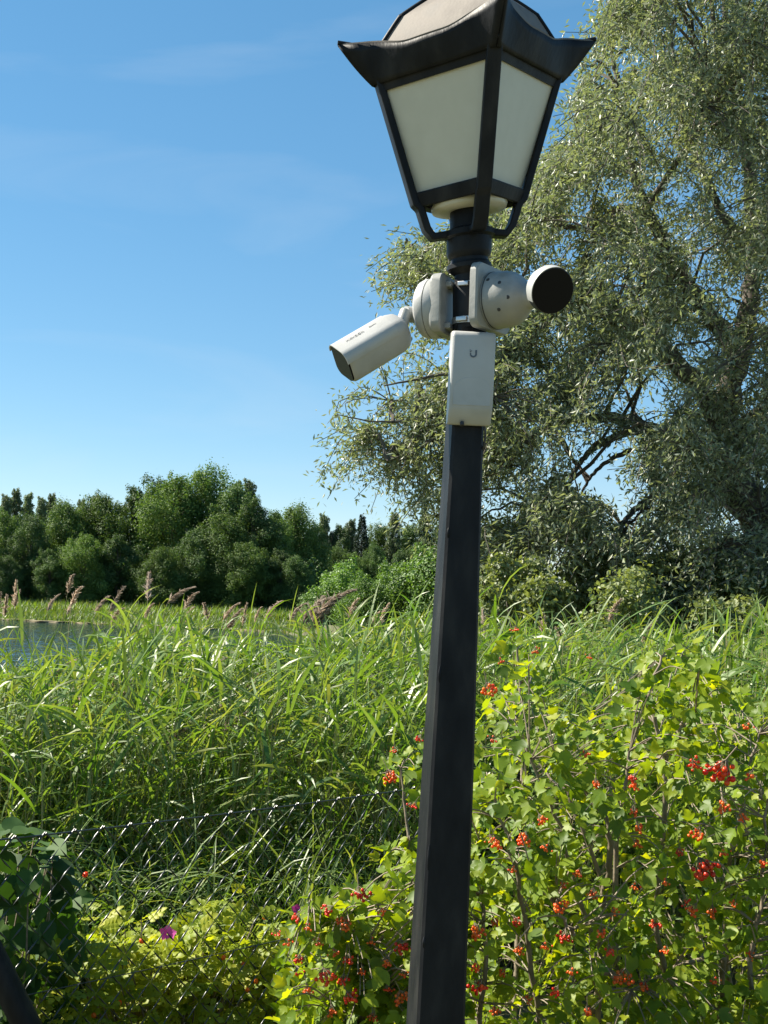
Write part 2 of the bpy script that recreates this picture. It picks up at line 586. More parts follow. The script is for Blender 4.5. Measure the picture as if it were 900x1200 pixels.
# round sleeve and neck
nb = NB()
lathe(nb, np.array([(0.0, 0.508), (0.031, 0.51), (0.031, 0.59), (0.0275, 0.598), (0.0275, 0.612), (0.036, 0.618), (0.042, 0.623), (0.042, 0.631), (0.036, 0.636), (0.035, 0.642), (0.041, 0.648), (0.0425, 0.655), (0.0425, 0.68), (0.049, 0.684), (0.049, 0.694), (0.0365, 0.70), (0.036, 0.738), (0.033, 0.748), (0.025, 0.755), (0.0, 0.757)]) + [0, EYE], 36, xf=lambda V: np.where((V[:, 2:3] > 2.1), lant(V), lean(V)))
nb.build('neck', 'black_paint', lamp, smooth=True).modifiers.new('es', 'EDGE_SPLIT').split_angle = R(40)

LYAW = R(-79)
CORN = [LYAW - math.pi / 2, LYAW, LYAW + math.pi / 2, LYAW + math.pi]      # left, near, right, far
ca = lambda k: np.array([math.cos(CORN[k % 4]), math.sin(CORN[k % 4]), 0])
RT, ZT, RM, ZM, RB, ZB = 0.177, 0.972 + EYE, 0.1015, 0.757 + EYE, 0.079, 0.690 + EYE
for k in range(4):
    c = ca(k)
    nb = NB()
    # corner bar: two straight runs with a knee at the rail
    bw = 0.028
    pts = [c * (RT + 0.003) + [0, 0, ZT + 0.03], c * (RM + 0.003) + [0, 0, ZM - 0.008], c * (RM - 0.006) + [0, 0, ZM - 0.016], c * (RB + 0.004) + [0, 0, ZB + 0.012], c * (RB - 0.008) + [0, 0, ZB - 0.004], c * 0.045 + [0, 0, ZB - 0.001]]
    s = np.array([-c[1], c[0], 0])
    P = np.array(pts)
    tg = norm(np.gradient(P, axis=0))
    out = np.cross(s, tg)
    V = np.concatenate([[p + s * a * bw / 2 + o_ * b_ * 0.014 / 2 for (a, b_) in ((-1, -1), (1, -1), (1, 1), (-1, 1))] for p, o_ in zip(P, out)])
    i = np.arange(len(P) - 1)[:, None] * 4
    j = np.arange(4)[None]
    F = np.stack([i + j, i + (j + 1) % 4, i + (j + 1) % 4 + 4, i + j + 4], -1).reshape(-1, 4)
    nb.add(lant(V), F)
    nb.add(lant(V[-4:]), [[0, 1, 2, 3]])
    nb.add(lant(V[:4]), [[3, 2, 1, 0]])
    bevel_obj(nb.build('corner_bar', 'black_paint', lamp), 0.003, 2)
    c2 = ca(k + 1)
    up = norm((c + c2)) * 0.35 + np.array([0, 0, 1])
    # lower rail, upper rail and pane of this side
    nb = NB()
    bar(nb, lant(c * (RM + 0.001) + [0, 0, ZM]), lant(c2 * (RM + 0.001) + [0, 0, ZM]), 0.016, 0.028, up)
    bevel_obj(nb.build('rail', 'black_paint', lamp), 0.003, 2)
    nb = NB()
    bar(nb, lant(c * (RT - 0.003) + [0, 0, ZT + 0.008]), lant(c2 * (RT - 0.003) + [0, 0, ZT + 0.008]), 0.014, 0.034, up)
    nb.build('upper_rail', 'black_paint', lamp)
    q = lambda cc, r, z: cc * r + np.array([0, 0, z])
    e = 0.004
    outer = [q(c, RM - e, ZM), q(c2, RM - e, ZM), q(c2, RT - e, ZT), q(c, RT - e, ZT)]
    inner = [q(c, RM - e - 0.005, ZM), q(c2, RM - e - 0.005, ZM), q(c2, RT - e - 0.005, ZT), q(c, RT - e - 0.005, ZT)]
    V = lant(np.array(outer + inner))
    nb = NB().add(V, [[0, 1, 2, 3], [7, 6, 5, 4], [0, 4, 5, 1], [1, 5, 6, 2], [2, 6, 7, 3], [3, 7, 4, 0]])
    nb.build('pane', 'frosted_pane', lamp)
# round diffuser dish closing the lantern below
nb = NB()
lathe(nb, [(0.030, ZM - 0.024), (0.05, ZM - 0.026), (0.070, ZM - 0.022), (0.0725, ZM - 0.014), (0.070, ZM - 0.010), (0.03, ZM - 0.016)], 40, xf=lant)
nb.build('diffuser_dish', 'frosted_pane', lamp, smooth=True)
# lamp holder inside the lantern
nb = NB()
lathe(nb, [(0.0, ZM - 0.006), (0.02, ZM - 0.006), (0.02, ZM + 0.05), (0.0, ZM + 0.05)], 20, xf=lant)
nb.build('lamp_holder', 'dark_plastic', lamp, smooth=False)
nb = NB()
lathe(nb, [(0.012, ZM + 0.05), (0.03, ZM + 0.08), (0.035, ZM + 0.11), (0.025, ZM + 0.135), (0.0, ZM + 0.145)], 20, xf=lant)
nb.build('bulb', 'frosted_pane', lamp, smooth=True)

# roof: four swept panels, eave curls up at the corners, soffit slopes back in to the frame
RE, ZE = 0.198, 1.036 + EYE           # eave corner radius excluding the curl


def eave_pt(k, u, r_scale=1.0):
    """point of the eave along side k, u from -1 to 1"""
    c, c2 = ca(k), ca(k + 1)
    n = norm(c + c2)
    tdir = norm(c2 - c)
    a = abs(u)
    reach = RE / math.sqrt(2) * (1 + 0.10 * (1 - u * u))
    flare = a ** 8
    curl = float(sstep(0.25, 0.9, a)) * 0.8 + 0.2 * flare
    p = n * reach * (1 + 0.27 * flare) + tdir * u * RE / math.sqrt(2) * (1 + 0.27 * flare)
    return p, curl


NU = 25
finish_later = []
us = np.linspace(-1, 1, NU)
prof_r = [1.0, 0.95, 0.89, 0.865, 0.86, 0.77, 0.68, 0.67, 0.55, 0.42, 0.30, 0.285, 0.15, 0.02]
prof_z = [0.0, 0.002, 0.005, 0.009, 0.013, 0.040, 0.066, 0.068, 0.084, 0.100, 0.115, 0.117, 0.13, 0.138]
for k in range(4):
    rowsV = []
    for pr, pz in zip(prof_r, prof_z):
        for u in us:
            p, curl = eave_pt(k, u)
            f = (pr - 0.86) / 0.14 if pr > 0.86 else 0.0
            base = p * f + norm(ca(k) + ca(k + 1)) * 0 if False else None
            c, c2 = ca(k), ca(k + 1)
            straight = (c * (1 - u) / 2 + c2 * (1 + u) / 2) * RE * pr
            full = p * pr
            P = straight * (1 - f) + full * f
            z = ZE + pz + f * (0.020 * curl - 0.005 * (1 - curl))
            rowsV.append(np.array([P[0], P[1], z]))
    V = lant(np.array(rowsV))
    n = len(prof_r)
    i = np.arange(n - 1)[:, None] * NU
    j = np.arange(NU - 1)[None]
    F = np.stack([i + j, i + j + 1, i + j + 1 + NU, i + j + NU], -1).reshape(-1, 4)
    nb = NB().add(V, F)
    o = nb.build('roof_panel', 'roof_paint', lamp)
    finish_later.append(o)
    md = o.modifiers.new('thick', 'SOLIDIFY'); md.thickness = 0.003; md.offset = -1
    # soffit under this eave
    rowsV = []
    for s in np.linspace(0, 1, 7):
        for u in us:
            p, curl = eave_pt(k, u)
            top = np.array([p[0], p[1], ZE - 0.0035 + 0.020 * curl - 0.005 * (1 - curl)]) * np.array([.995, .995, 1])
            c, c2 = ca(k), ca(k + 1)
            bot = (c * (1 - u) / 2 + c2 * (1 + u) / 2) * (RT + 0.008) + np.array([0, 0, ZT + 0.004])
            w = s
            q_ = top * (1 - w) + bot * w
            q_[2] -= 0.004 * math.sin(math.pi * w)
            rowsV.append(q_)
    V = lant(np.array(rowsV))
    i = np.arange(6)[:, None] * NU
    F = np.stack([i + j, i + j + NU, i + j + 1 + NU, i + j + 1], -1).reshape(-1, 4)
    o = NB().add(V, F).build('soffit', 'black_paint', lamp)
    for p in o.data.polygons: p.use_smooth = True
    md = o.modifiers.new('thick', 'SOLIDIFY'); md.thickness = 0.003; md.offset = 1
    # hip rib along the corner
    P = []
    for pr, pz in zip(prof_r, prof_z):
        p, curl = eave_pt(k, 1.0)
        f = (pr - 0.86) / 0.14 if pr > 0.86 else 0.0
        c2 = ca(k + 1)
        q_ = (c2 * RE * pr) * (1 - f) + p * pr * f
        P.append([q_[0], q_[1], ZE + pz + f * 0.020 + 0.001])
    nb = NB()
    tube(nb, lant(smooth_path(np.array(P), 30)), 0.0045, 6)
    nb.build('hip_rib', 'black_paint', lamp, smooth=True)
    # rivet in the soffit near the corner
    p, _ = eave_pt(k, 1.0)
    c2 = ca(k + 1)
    ctr = lant(c2 * (RT + 0.018) + np.array([0, 0, ZT + 0.018]))
    nb = NB()
    lathe(nb, [(0.0, -0.004), (0.004, -0.003), (0.0055, 0.0), (0.004, 0.003), (0, 0.004)], 10, c=ctr)
    nb.build('rivet', 'black_paint', lamp, smooth=True)
nb = NB()
lathe(nb, [(0.0, ZE + 0.134), (0.02, ZE + 0.136), (0.024, ZE + 0.146), (0.012, ZE + 0.156), (0.018, ZE + 0.17), (0.012, ZE + 0.184), (0.0, ZE + 0.192)], 20, xf=lant)
nb.build('finial', 'black_paint', lamp, smooth=True)


# ------------------------------------------------------------------ cameras and antenna on the lamp post
def axis_x(z):
    return LX + z * LEAN


def loft(nb, sections, closed=True):
    """skin through rings of equal count"""
    Sx = np.asarray(sections, float)
    n, k = Sx.shape[:2]
    i = np.arange(n - 1)[:, None] * k
    j = np.arange(k)[None]
    F = np.stack([i + j, i + (j + 1) % k, i + (j + 1) % k + k, i + j + k], -1).reshape(-1, 4)
    nb.add(Sx.reshape(-1, 3), F)
    nb.add(Sx[0], np.arange(k)[::-1][None])
    nb.add(Sx[-1], np.arange(k)[None])


def rrect(w, h, r, seg=6):
    """rounded rectangle outline, counter-clockwise"""
    out = []
    for cx, cy, a0 in ((w / 2 - r, h / 2 - r, 0), (-w / 2 + r, h / 2 - r, 90), (-w / 2 + r, -h / 2 + r, 180), (w / 2 - r, -h / 2 + r, 270)):
        for s in range(seg + 1):
            a = R(a0 + 90 * s / seg)
            out.append((cx + r * math.cos(a), cy + r * math.sin(a)))
    return np.array(out)


def place(out2, o, ex, ey, ez, d):
    """2-D outline in the (ex, ey) plane at o + ez*d"""
    return o + out2[:, :1] * ex + out2[:, 1:] * ey + ez * d


def axes(d, up=(0, 0, 1), roll=0.0):
    ez = norm(np.array(d, float))
    ex = norm(np.cross(up, ez))
    ey = np.cross(ez, ex)
    c, s = math.cos(roll), math.sin(roll)
    return ex * c + ey * s, ey * c - ex * s, ez


def circ(r, n=40):
    a = np.arange(n) * 2 * np.pi / n
    return np.stack([r * np.cos(a), r * np.sin(a)], -1)


def revolve(nb, o, d, prof, n=40, up=(0, 0, 1)):
    ex, ey, ez = axes(d, up)
    loft(nb, [place(circ(max(r, 1e-4), n), o, ex, ey, ez, t) for t, r in prof])


def finish(o, ang=24):
    for p in o.data.polygons: p.use_smooth = True
    o.modifiers.new('es', 'EDGE_SPLIT').split_angle = R(ang)
    return o


CZ = EYE + 0.558
hub = np.array([axis_x(CZ), LY, CZ])


def clamp_band(parent, base, z, r=0.0325):
    nb = NB()
    th = np.linspace(0, 2 * np.pi, 41)
    inn, ou = r, r + 0.0018
    c = np.array([axis_x(z), LY, z])
    V, n = [], 41
    for rr, zz in ((inn, -0.006), (ou, -0.006), (ou, 0.006), (inn, 0.006)):
        V.append(np.stack([c[0] + rr * np.cos(th), c[1] + rr * np.sin(th), np.full(n, c[2] + zz)], -1))
    V = np.stack(V, 1).reshape(-1, 3)
    i = np.arange(n - 1)[:, None] * 4
    j = np.arange(4)[None]
    nb.add(V, np.stack([i + j, i + j + 4, i + (j + 1) % 4 + 4, i + (j + 1) % 4], -1).reshape(-1, 4))
    o = nb.build('clamp_band', 'steel', parent, base)
    a = R(-118)
    s = NB()
    cc = c + np.array([math.cos(a), math.sin(a), 0]) * (ou + 0.003)
    tt = np.array([-math.sin(a), math.cos(a), 0])
    bar(s, cc - tt * 0.011, cc + tt * 0.011, 0.009, 0.007, (math.cos(a), math.sin(a), 0))
    bevel_obj(s.build('clamp_screw', 'steel', o, base), 0.0015, 2)


# right-hand camera: plate, junction box and bullet looking out past the viewer
base = hub
rc = empty('security_camera', base)
tag(rc, 'white bullet camera with dark round lens facing right, on cylindrical junction box of lamp post', 'camera', 'security cameras on the lamp post')
ma = R(-36)
md_ = np.array([math.cos(ma), math.sin(ma), 0.0])
ex, ey, ez = axes(md_)
nb = NB()
loft(nb, [place(rrect(0.122 * s, 0.122 * s, 0.018), hub + [0, 0, 0.004], ex, ey, ez, t) for t, s in ((0.034, .96), (0.036, 1.0), (0.048, 1.0), (0.052, 0.97))])
finish(nb.build('mounting_plate', 'housing_dirty', rc, base))
nb = NB()
revolve(nb, hub, md_, [(0.050, 0.051), (0.053, 0.0535), (0.084, 0.0525), (0.098, 0.049), (0.109, 0.042), (0.117, 0.034), (0.123, 0.027), (0.128, 0.0235)])
jb = finish(nb.build('junction_box', 'housing_dirty', rc, base))
nb = NB()
revolve(nb, hub, md_, [(0.056, 0.0542), (0.0575, 0.0542)])
finish(nb.build('seam', 'dark_plastic', jb, base))
for o in finish_later: finish(o, 30)
for t, phi in ((0.090, 24), (0.088, -34), (0.106, -10), (0.064, 34)):
    exx, eyy, ezz = axes(md_)
    a = R(phi)
    # plugs on the side of the box turned to the viewer
    side = norm(np.cross(np.array([0, 0, 1.0]), md_)) * -1
    rad = side * math.cos(a) + np.array([0, 0, 1.0]) * math.sin(a)
    rr = {0.106: 0.0438, 0.090: 0.0510, 0.088: 0.0515}.get(t, 0.0532)
    nb = NB()
    revolve(nb, hub + md_ * t + rad * (rr - 0.002), rad, [(0, 0.0036), (0.0022, 0.0036), (0.0026, 0.0028)], 14, up=md_)
    finish(nb.build('screw_plug', 'dark_plastic', jb, base))
tailc = hub + md_ * 0.150 + np.array([0, 0, 0.008])
nb = NB()
revolve(nb, hub, md_, [(0.126, 0.0245), (0.134, 0.021), (0.156, 0.019), (0.164, 0.015)])
finish(nb.build('neck', 'housing_dirty', rc, base))
front = at(648, 341, 2.205)
bd = norm(np.array([0.36, -0.82, -0.40]))
BL = 0.128
tail = front - bd * BL
nb = NB()
tube(nb, smooth_path(np.array([hub + md_ * 0.155, (hub + md_ * 0.17 + tail) / 2 + [0.004, 0, 0.002], tail + bd * 0.094]), 10), 0.0155, 16)
finish(nb.build('arm', 'housing', rc, base))
nb = NB()
revolve(nb, tail, bd, [(0.088, 0.016), (0.091, 0.029), (0.096, 0.036), (0.102, 0.0385), (0.108, 0.0392), (0.118, 0.0398), (0.1185, 0.037)])
body = finish(nb.build('body', 'housing', rc, base))
# hood: open half shell over the upper left of the lens
exx, eyy, ezz = axes(bd)
nb = NB()
sec = []
for t in (0.110, 0.118, 0.129):
    a = np.radians(np.linspace(70, 215, 28))
    ro, ri = 0.0424, 0.0414
    o2 = np.concatenate([np.stack([ro * np.cos(a), ro * np.sin(a)], -1), np.stack([ri * np.cos(a[::-1]), ri * np.sin(a[::-1])], -1)])
    sec.append(place(o2, tail, exx, eyy, ezz, t))
loft(nb, sec)
finish(nb.build('hood', 'housing', rc, base))
nb = NB()
revolve(nb, tail, bd, [(0.112, 0.0416), (0.124, 0.0416), (0.1275, 0.0405), (0.1285, 0.0385)])
finish(nb.build('lens_ring', 'dark_plastic', rc, base))
nb = NB()
revolve(nb, tail, bd, [(0.110, 0.0395), (0.1287, 0.0395)])
lens = finish(nb.build('front_glass', 'black_glass', rc, base))
clamp_band(rc, base, CZ + 0.031)
clamp_band(rc, base, CZ - 0.036)

# left-hand camera
zl = EYE + 0.553
hub2 = np.array([axis_x(zl), LY, zl])
lc = empty('security_camera', hub2)
base = hub2
tag(lc, 'white boxy bullet camera tilted down to the left on round mount of lamp post', 'camera', 'security cameras on the lamp post')
mb = R(180 - 24)
md2 = np.array([math.cos(mb), math.sin(mb), 0.0])
ex, ey, ez = axes(md2)
nb = NB()
loft(nb, [place(rrect(0.113 * s, 0.113 * s, 0.02), hub2 + np.array([0, 0, 0.002]), ex, ey, ez, t) for t, s in ((0.040, .95), (0.042, 1.0), (0.058, 1.0), (0.062, 0.97))])
pl = finish(nb.build('mounting_plate', 'housing_dirty', lc, base))
for r_i in range(7):
    p0 = hub2 + ez * 0.0405 + ey * (0.044 - r_i * 0.0147) - ex * (0.045 * (1 if True else 0))
    nb = NB()
    revolve(nb, p0, -ez, [(-0.002, 0.0022), (0.0008, 0.0022)], 8)
    nb.build('screw_hole', 'grey_print', pl, base)
for sgn in (1, -1):
    nb = NB()
    cpos = hub2 + ez * 0.036 + ey * 0.040 * sgn
    bar(nb, cpos - ex * 0.03, cpos + ex * 0.03, 0.012, 0.014, ez)
    bevel_obj(nb.build('bracket_lug', 'housing_dirty', lc, base), 0.003, 2)
nb = NB()
revolve(nb, hub2, md2, [(0.060, 0.056), (0.064, 0.0575), (0.076, 0.0575), (0.0765, 0.055), (0.078, 0.055), (0.0785, 0.0575), (0.086, 0.0572), (0.095, 0.053), (0.101, 0.045), (0.105, 0.032), (0.106, 0.0)])
finish(nb.build('round_base', 'housing', lc, base))
ball = at(471, 371, LY + 0.02)
nb = NB()
tube(nb, np.array([hub2 + md2 * 0.10 + np.array([0, 0, -0.012]), ball + np.array([0.006, 0.0, 0.006])]), [0.017, 0.0145], 16)
finish(nb.build('arm', 'housing', lc, base))
cd = norm(at(394, 428, LY - 0.024) - at(464, 387, LY + 0.01))
ctail = at(474, 384, LY + 0.012)
nb = NB()
tube(nb, np.array([ball + np.array([0.008, 0, 0.01]), ctail + cd * 0.012]), [0.0125, 0.0125], 16)
finish(nb.build('ball_joint', 'housing', lc, base))
ROLLC = R(-36)
ex, ey, ez = axes(cd, roll=ROLLC)
W_, H_ = 0.066, 0.07
Lb = 0.142
nb = NB()
sec = []
for t, s, r_ in ((0.0, .58, .016), (0.003, .74, .018), (0.010, .90, .020), (0.024, 1.0, .020), (Lb - .012, 1.02, .019), (Lb - .003, 1.0, .018), (Lb, 0.95, .017)):
    sec.append(place(rrect(W_ * s, H_ * s, min(r_, .45 * W_ * s)), ctail, ex, ey, ez, t))
loft(nb, sec)
lbody = finish(nb.build('body', 'housing', lc, base), 50)
# sun visor running past the lens
nb = NB()
a2 = rrect(W_ * 1.05, H_ * 1.05, .020)
k = len(a2)
sel = a2[(a2[:, 1] > 0.0)]
sel = sel[np.argsort(np.arctan2(sel[:, 1], sel[:, 0]))]
inn = sel * 0.955
ring2 = np.concatenate([sel, inn[::-1]])
loft(nb, [place(ring2, ctail, ex, ey, ez, t) for t in (0.03, Lb, Lb + 0.005)])
finish(nb.build('visor', 'housing', lc, base), 50)
nb = NB()
loft(nb, [place(rrect(W_ * .9, H_ * .9, .016), ctail, ex, ey, ez, t) for t in (Lb - .004, Lb + 0.0015, Lb + 0.003)])
finish(nb.build('front_glass', 'black_glass', lc, base))
for cx, cy in ((-0.012, 0.030), (0.008, 0.045)):
    nb = NB()
    p0 = ctail + ez * (0.05 + cy) - ey * (H_ * 0.51 - 0.0005) + ex * cx
    revolve(nb, p0, -ey, [(-0.003, 0.003), (0.001, 0.003), (0.0014, 0.002)], 10, up=ez)
    nb.build('screw', 'grey_print', lbody, base)


def text_mesh(txt, size):
    cu = bpy.data.curves.new('txt', 'FONT')
    cu.body = txt
    cu.size = size
    cu.extrude = 0.0003
    o = bpy.data.objects.new('txt', cu)
    COL.objects.link(o)
    bpy.context.view_layer.update()
    me = bpy.data.meshes.new_from_object(o.evaluated_get(bpy.context.evaluated_depsgraph_get()))
    bpy.data.objects.remove(o)
    return me


# printed marks on the flank turned to the viewer
flank = max((ex, -ex, ey, -ey), key=lambda v: -v[1] + 0.5 * v[2])
wdt = W_ if abs(np.dot(flank, ex)) > .5 else H_
tx = -ez                                # text reads from the lens end towards the tail
ty = np.cross(flank, tx)
for txt, size, off, dy in (('HIKVISION', 0.0085, 0.122, 0.002), ('ColorVu', 0.0045, 0.068, 0.006)):
    me = text_mesh(txt, size)
    me.materials.append(M['grey_print'])
    o = link('lettering', me, lbody)
    pos = ctail + ez * off + flank * (wdt * 0.525 + 0.0006) + ty * dy
    mw = Matrix(((tx[0], ty[0], flank[0], pos[0]), (tx[1], ty[1], flank[1], pos[1]), (tx[2], ty[2], flank[2], pos[2]), (0, 0, 0, 1)))
    o.matrix_basis = mw

# antenna box strapped to the broad face of the post
ab_z0, ab_z1 = EYE + 0.320, EYE + 0.494
zc = (ab_z0 + ab_z1) / 2
An = R(-84)
an = np.array([math.cos(An), math.sin(An), 0])
at_ = np.array([-an[1], an[0], 0])
abase = np.array([axis_x(zc), LY, zc]) + an * 0.031 + at_ * 0.0
ant = empty('wireless_antenna', abase)
tag(ant, 'white rectangular antenna box with small U mark strapped to lamp post', 'antenna')
tilt = np.array([LEAN, 0, 1.0])
hh = (ab_z1 - ab_z0) / 2
prof = [(0.0, -hh + 0.002), (0.010, -hh), (0.018, -hh + 0.002), (0.030, -hh + 0.026), (0.0325, -hh + 0.032), (0.033, 0.0), (0.033, hh - 0.012), (0.030, hh - 0.004), (0.022, hh), (0.0, hh)]
nb = NB()
sec = []
for s, sc in ((-0.0405, .90), (-0.0385, .97), (-0.035, 1.0), (0.035, 1.0), (0.0385, .97), (0.0405, .90)):
    sec.append([abase + an * d * (sc if d > .01 else 1) + at_ * s + tilt * z * (1 - (1 - sc) * .15) for d, z in prof])
loft(nb, sec)
abody = finish(nb.build('body', 'housing', ant, abase), 50)
# lower cover with an arched top, a millimetre proud
arch = [(-0.0345, -hh + 0.034), (0.0345, -hh + 0.034), (0.0345, -0.022)]
for a in np.linspace(0, math.pi, 15)[1:-1]:
    arch.append((0.0345 * math.cos(a) * 0.98, -0.022 + 0.022 * math.sin(a)))
arch.append((-0.0345, -0.022))
arch = np.array(arch)
nb = NB()
loft(nb, [np.array([abase + an * (0.0326 + d) + at_ * x * s + tilt * (z * s - (1 - s) * 0.02) for x, z in arch]) for d, s in ((0.0, 1.0), (0.0006, 1.0), (0.0010, 0.985))])
finish(nb.build('lower_cover', 'housing', abody, abase), 30)
# U mark: a hook-shaped stroke with a few loose dots at its upper left
nb = NB()
uc = abase + an * 0.0336 + at_ * -0.001 + tilt * 0.043
arc = [(0.0052, 0.0075), (0.0052, 0.0)] + [(0.0052 * math.cos(a), -0.0052 * math.sin(a)) for a in np.linspace(0.15, math.pi * .95, 14)] + [(-0.0052, 0.002)]
arc = np.array(arc)
tn = norm(np.gradient(arc, axis=0))
nr = np.stack([-tn[:, 1], tn[:, 0]], -1)
wv = np.interp(np.linspace(0, 1, len(arc)), [0, .75, 1], [.0016, .0015, .001])[:, None]
lo, hi = arc - nr * wv, arc + nr * wv
V = []
for d in (0.0, 0.0004):
    for P2 in (lo, hi):
        V.append(np.array([uc + an * d + at_ * x + tilt * z for x, z in P2]))
n = len(arc)
V = np.concatenate(V)
i = np.arange(n - 1)
nb.add(V, np.concatenate([np.stack([2 * n + i, 2 * n + i + 1, 3 * n + i + 1, 3 * n + i], -1), np.stack([i, i + n, i + n + 1, i + 1], -1), np.stack([i, i + 1, i + 1 + 2 * n, i + 2 * n], -1), np.stack([i + n, i + 3 * n, i + 3 * n + 1, i + n + 1], -1)]))
for x, z, s in ((-0.0056, 0.0045, 0.0009), (-0.0034, 0.0055, 0.0007), (-0.0062, 0.0072, 0.0007)):
    bar(nb, uc + at_ * (x - s) + tilt * z, uc + at_ * (x + s) + tilt * z, 2 * s, 0.0008, an)
nb.build('logo_mark', 'logo_print', abody, abase)
# cable gland, strap round the post, loose cable
nb = NB()
revolve(nb, abase + an * 0.022 + at_ * -0.014 - tilt * (hh - 0.004), norm(an * .5 - np.array([0, 0, 1.0])), [(0, 0.004), (0.007, 0.004), (0.008, 0.0025)], 12, up=(1, 0, 0))
finish(nb.build('cable_gland', 'dark_plastic', ant, abase))
nb = NB()
zs = EYE + 0.405
h = post_half(zs - EYE)
cz = np.array([axis_x(zs), LY, zs])
loop = [(-h - .0022, h + .0), (-h - .0022, -h - .0022), (h + .0022, -h - .0022), (h + .0022, h + .0)]
P = [cz + pt * x + pn * y for x, y in loop]
V = []
for p, q_ in zip(P[:-1], P[1:]):
    bar(nb, p, q_, 0.008, 0.0016, np.cross(norm(q_ - p), [0, 0, 1]))
bar(nb, P[0] - pt * 0.001, abase + at_ * -0.037 + tilt * (zs - zc) + an * 0.004, 0.008, 0.003, pt)
nb.build('strap', 'housing', ant, abase)
nb = NB()
c0 = abase + at_ * 0.03 + an * 0.006 - tilt * (hh - 0.006)
tube(nb, smooth_path(np.array([c0, c0 + [0.003, 0, -0.02], c0 + [0.001, 0.012, -0.045], c0 + [-0.01, 0.03, -0.06], c0 + [-0.02, 0.05, -0.05]]), 16), 0.0022, 8)
nb.build('cable', 'dark_plastic', ant, abase, smooth=True)
# ------------------------------------------------------------------ far bank, forest and shrubs
def strip_leaf(fold=0.12):
    return np.array([[0, 0, 0], [-0.5, 0.45, fold], [0, 1, 0], [0.5, 0.45, fold]]), np.array([[0, 3, 2, 1]])


CARD = (np.array([[0, 0, 0], [-0.42, 0.45, 0.12], [0, 1, -0.05], [0.42, 0.5, 0.1]]), np.array([[0, 3, 2, 1]]))


def lobed_crown(nb, lobes, n, size, up=0.35, jit=0.55, shell=0.55):
    """leaves spread through ellipsoid lobes (centre, radii), most of them near the surface"""
    lobes = np.asarray(lobes, float)
    w = lobes[:, 3] * lobes[:, 4] + lobes[:, 4] * lobes[:, 5]
    k = RNG.choice(len(lobes), n, p=w / w.sum())
    d = rdir(n, 0.15)
    r = shell + (1 - shell) * RNG.random(n) ** 0.6
    r *= 1 + 0.22 * RNG.normal(size=n)
    P = lobes[k, :3] + d * lobes[k, 3:6] * r[:, None]
    nrm = norm(d + RNG.normal(size=(n, 3)) * jit + np.array([0, 0, up]))
    tang = norm(np.cross(nrm, rdir(n)))
    sc = size * RNG.uniform(0.6, 1.35, n)
    Ms = frames(tang, nrm) * sc[:, None, None]
    scatter(nb, CARD[0], CARD[1], P, Ms, RNG.random(n))


def make_tree(name, h, w, n_lobes, n_leaf, size, leafmat, seed, trunk_h=0.25, shape='round'):
    global RNG
    keep, RNG = RNG, np.random.default_rng(seed)
    root = empty(name, (0, 0, 0))
    lobes = []
    limbs = []
    for q in range(n_lobes):
        f = (q + 0.5) / n_lobes
        z = h * (trunk_h * 0.5 + (0.93 - trunk_h * 0.5) * f)
        env = math.sin(math.pi * min(0.96, 0.20 + 0.78 * f)) ** 0.75 if shape == 'round' else (1 - f) ** 0.6 * 0.85 + 0.10
        a = q * 2.4 + RNG.uniform(-.6, .6)
        rr = w / 2 * env * math.sqrt(RNG.uniform(0.02, 0.75))
        s = w * RNG.uniform(0.09, 0.22) * (0.6 + 0.5 * env) if shape == 'round' else w * RNG.uniform(0.07, 0.12)
        c = (rr * math.cos(a), rr * math.sin(a), z)
        lobes.append((*c, s, s, s * RNG.uniform(0.8, 1.25)))
        limbs.append(c)
        # sprays of foliage breaking the outline
        for e in range(2):
            d = rdir(1, 0.5)[0]
            cc = np.array(c) + d * s * RNG.uniform(0.8, 1.5)
            lobes.append((*cc, s * .42, s * .42, s * RNG.uniform(.4, .9)))
    nb = NB()
    lobed_crown(nb, lobes, n_leaf, size, up=0.35, jit=0.5, shell=0.35)
    nb.build('crown', leafmat, root)
    nb = NB()
    top = np.array([RNG.uniform(-.3, .3), RNG.uniform(-.3, .3), h * 0.85])
    tr = np.array([[0, 0, -0.4], [0, 0, h * .2], [top[0] * .5, top[1] * .5, h * .5], top])
    tube(nb, smooth_path(tr, 9), np.linspace(h * 0.022, h * 0.004, 9), 7)
    for c in limbs[::2]:
        z0 = max(0.15 * h, c[2] * 0.7)
        tube(nb, smooth_path(np.array([[0, 0, z0], [c[0] * .5, c[1] * .5, z0 + (c[2] - z0) * .6], c]), 5), np.linspace(h * .008, h * .002, 5), 5)
    nb.build('trunk', 'bark', root)
    RNG = keep
    return root


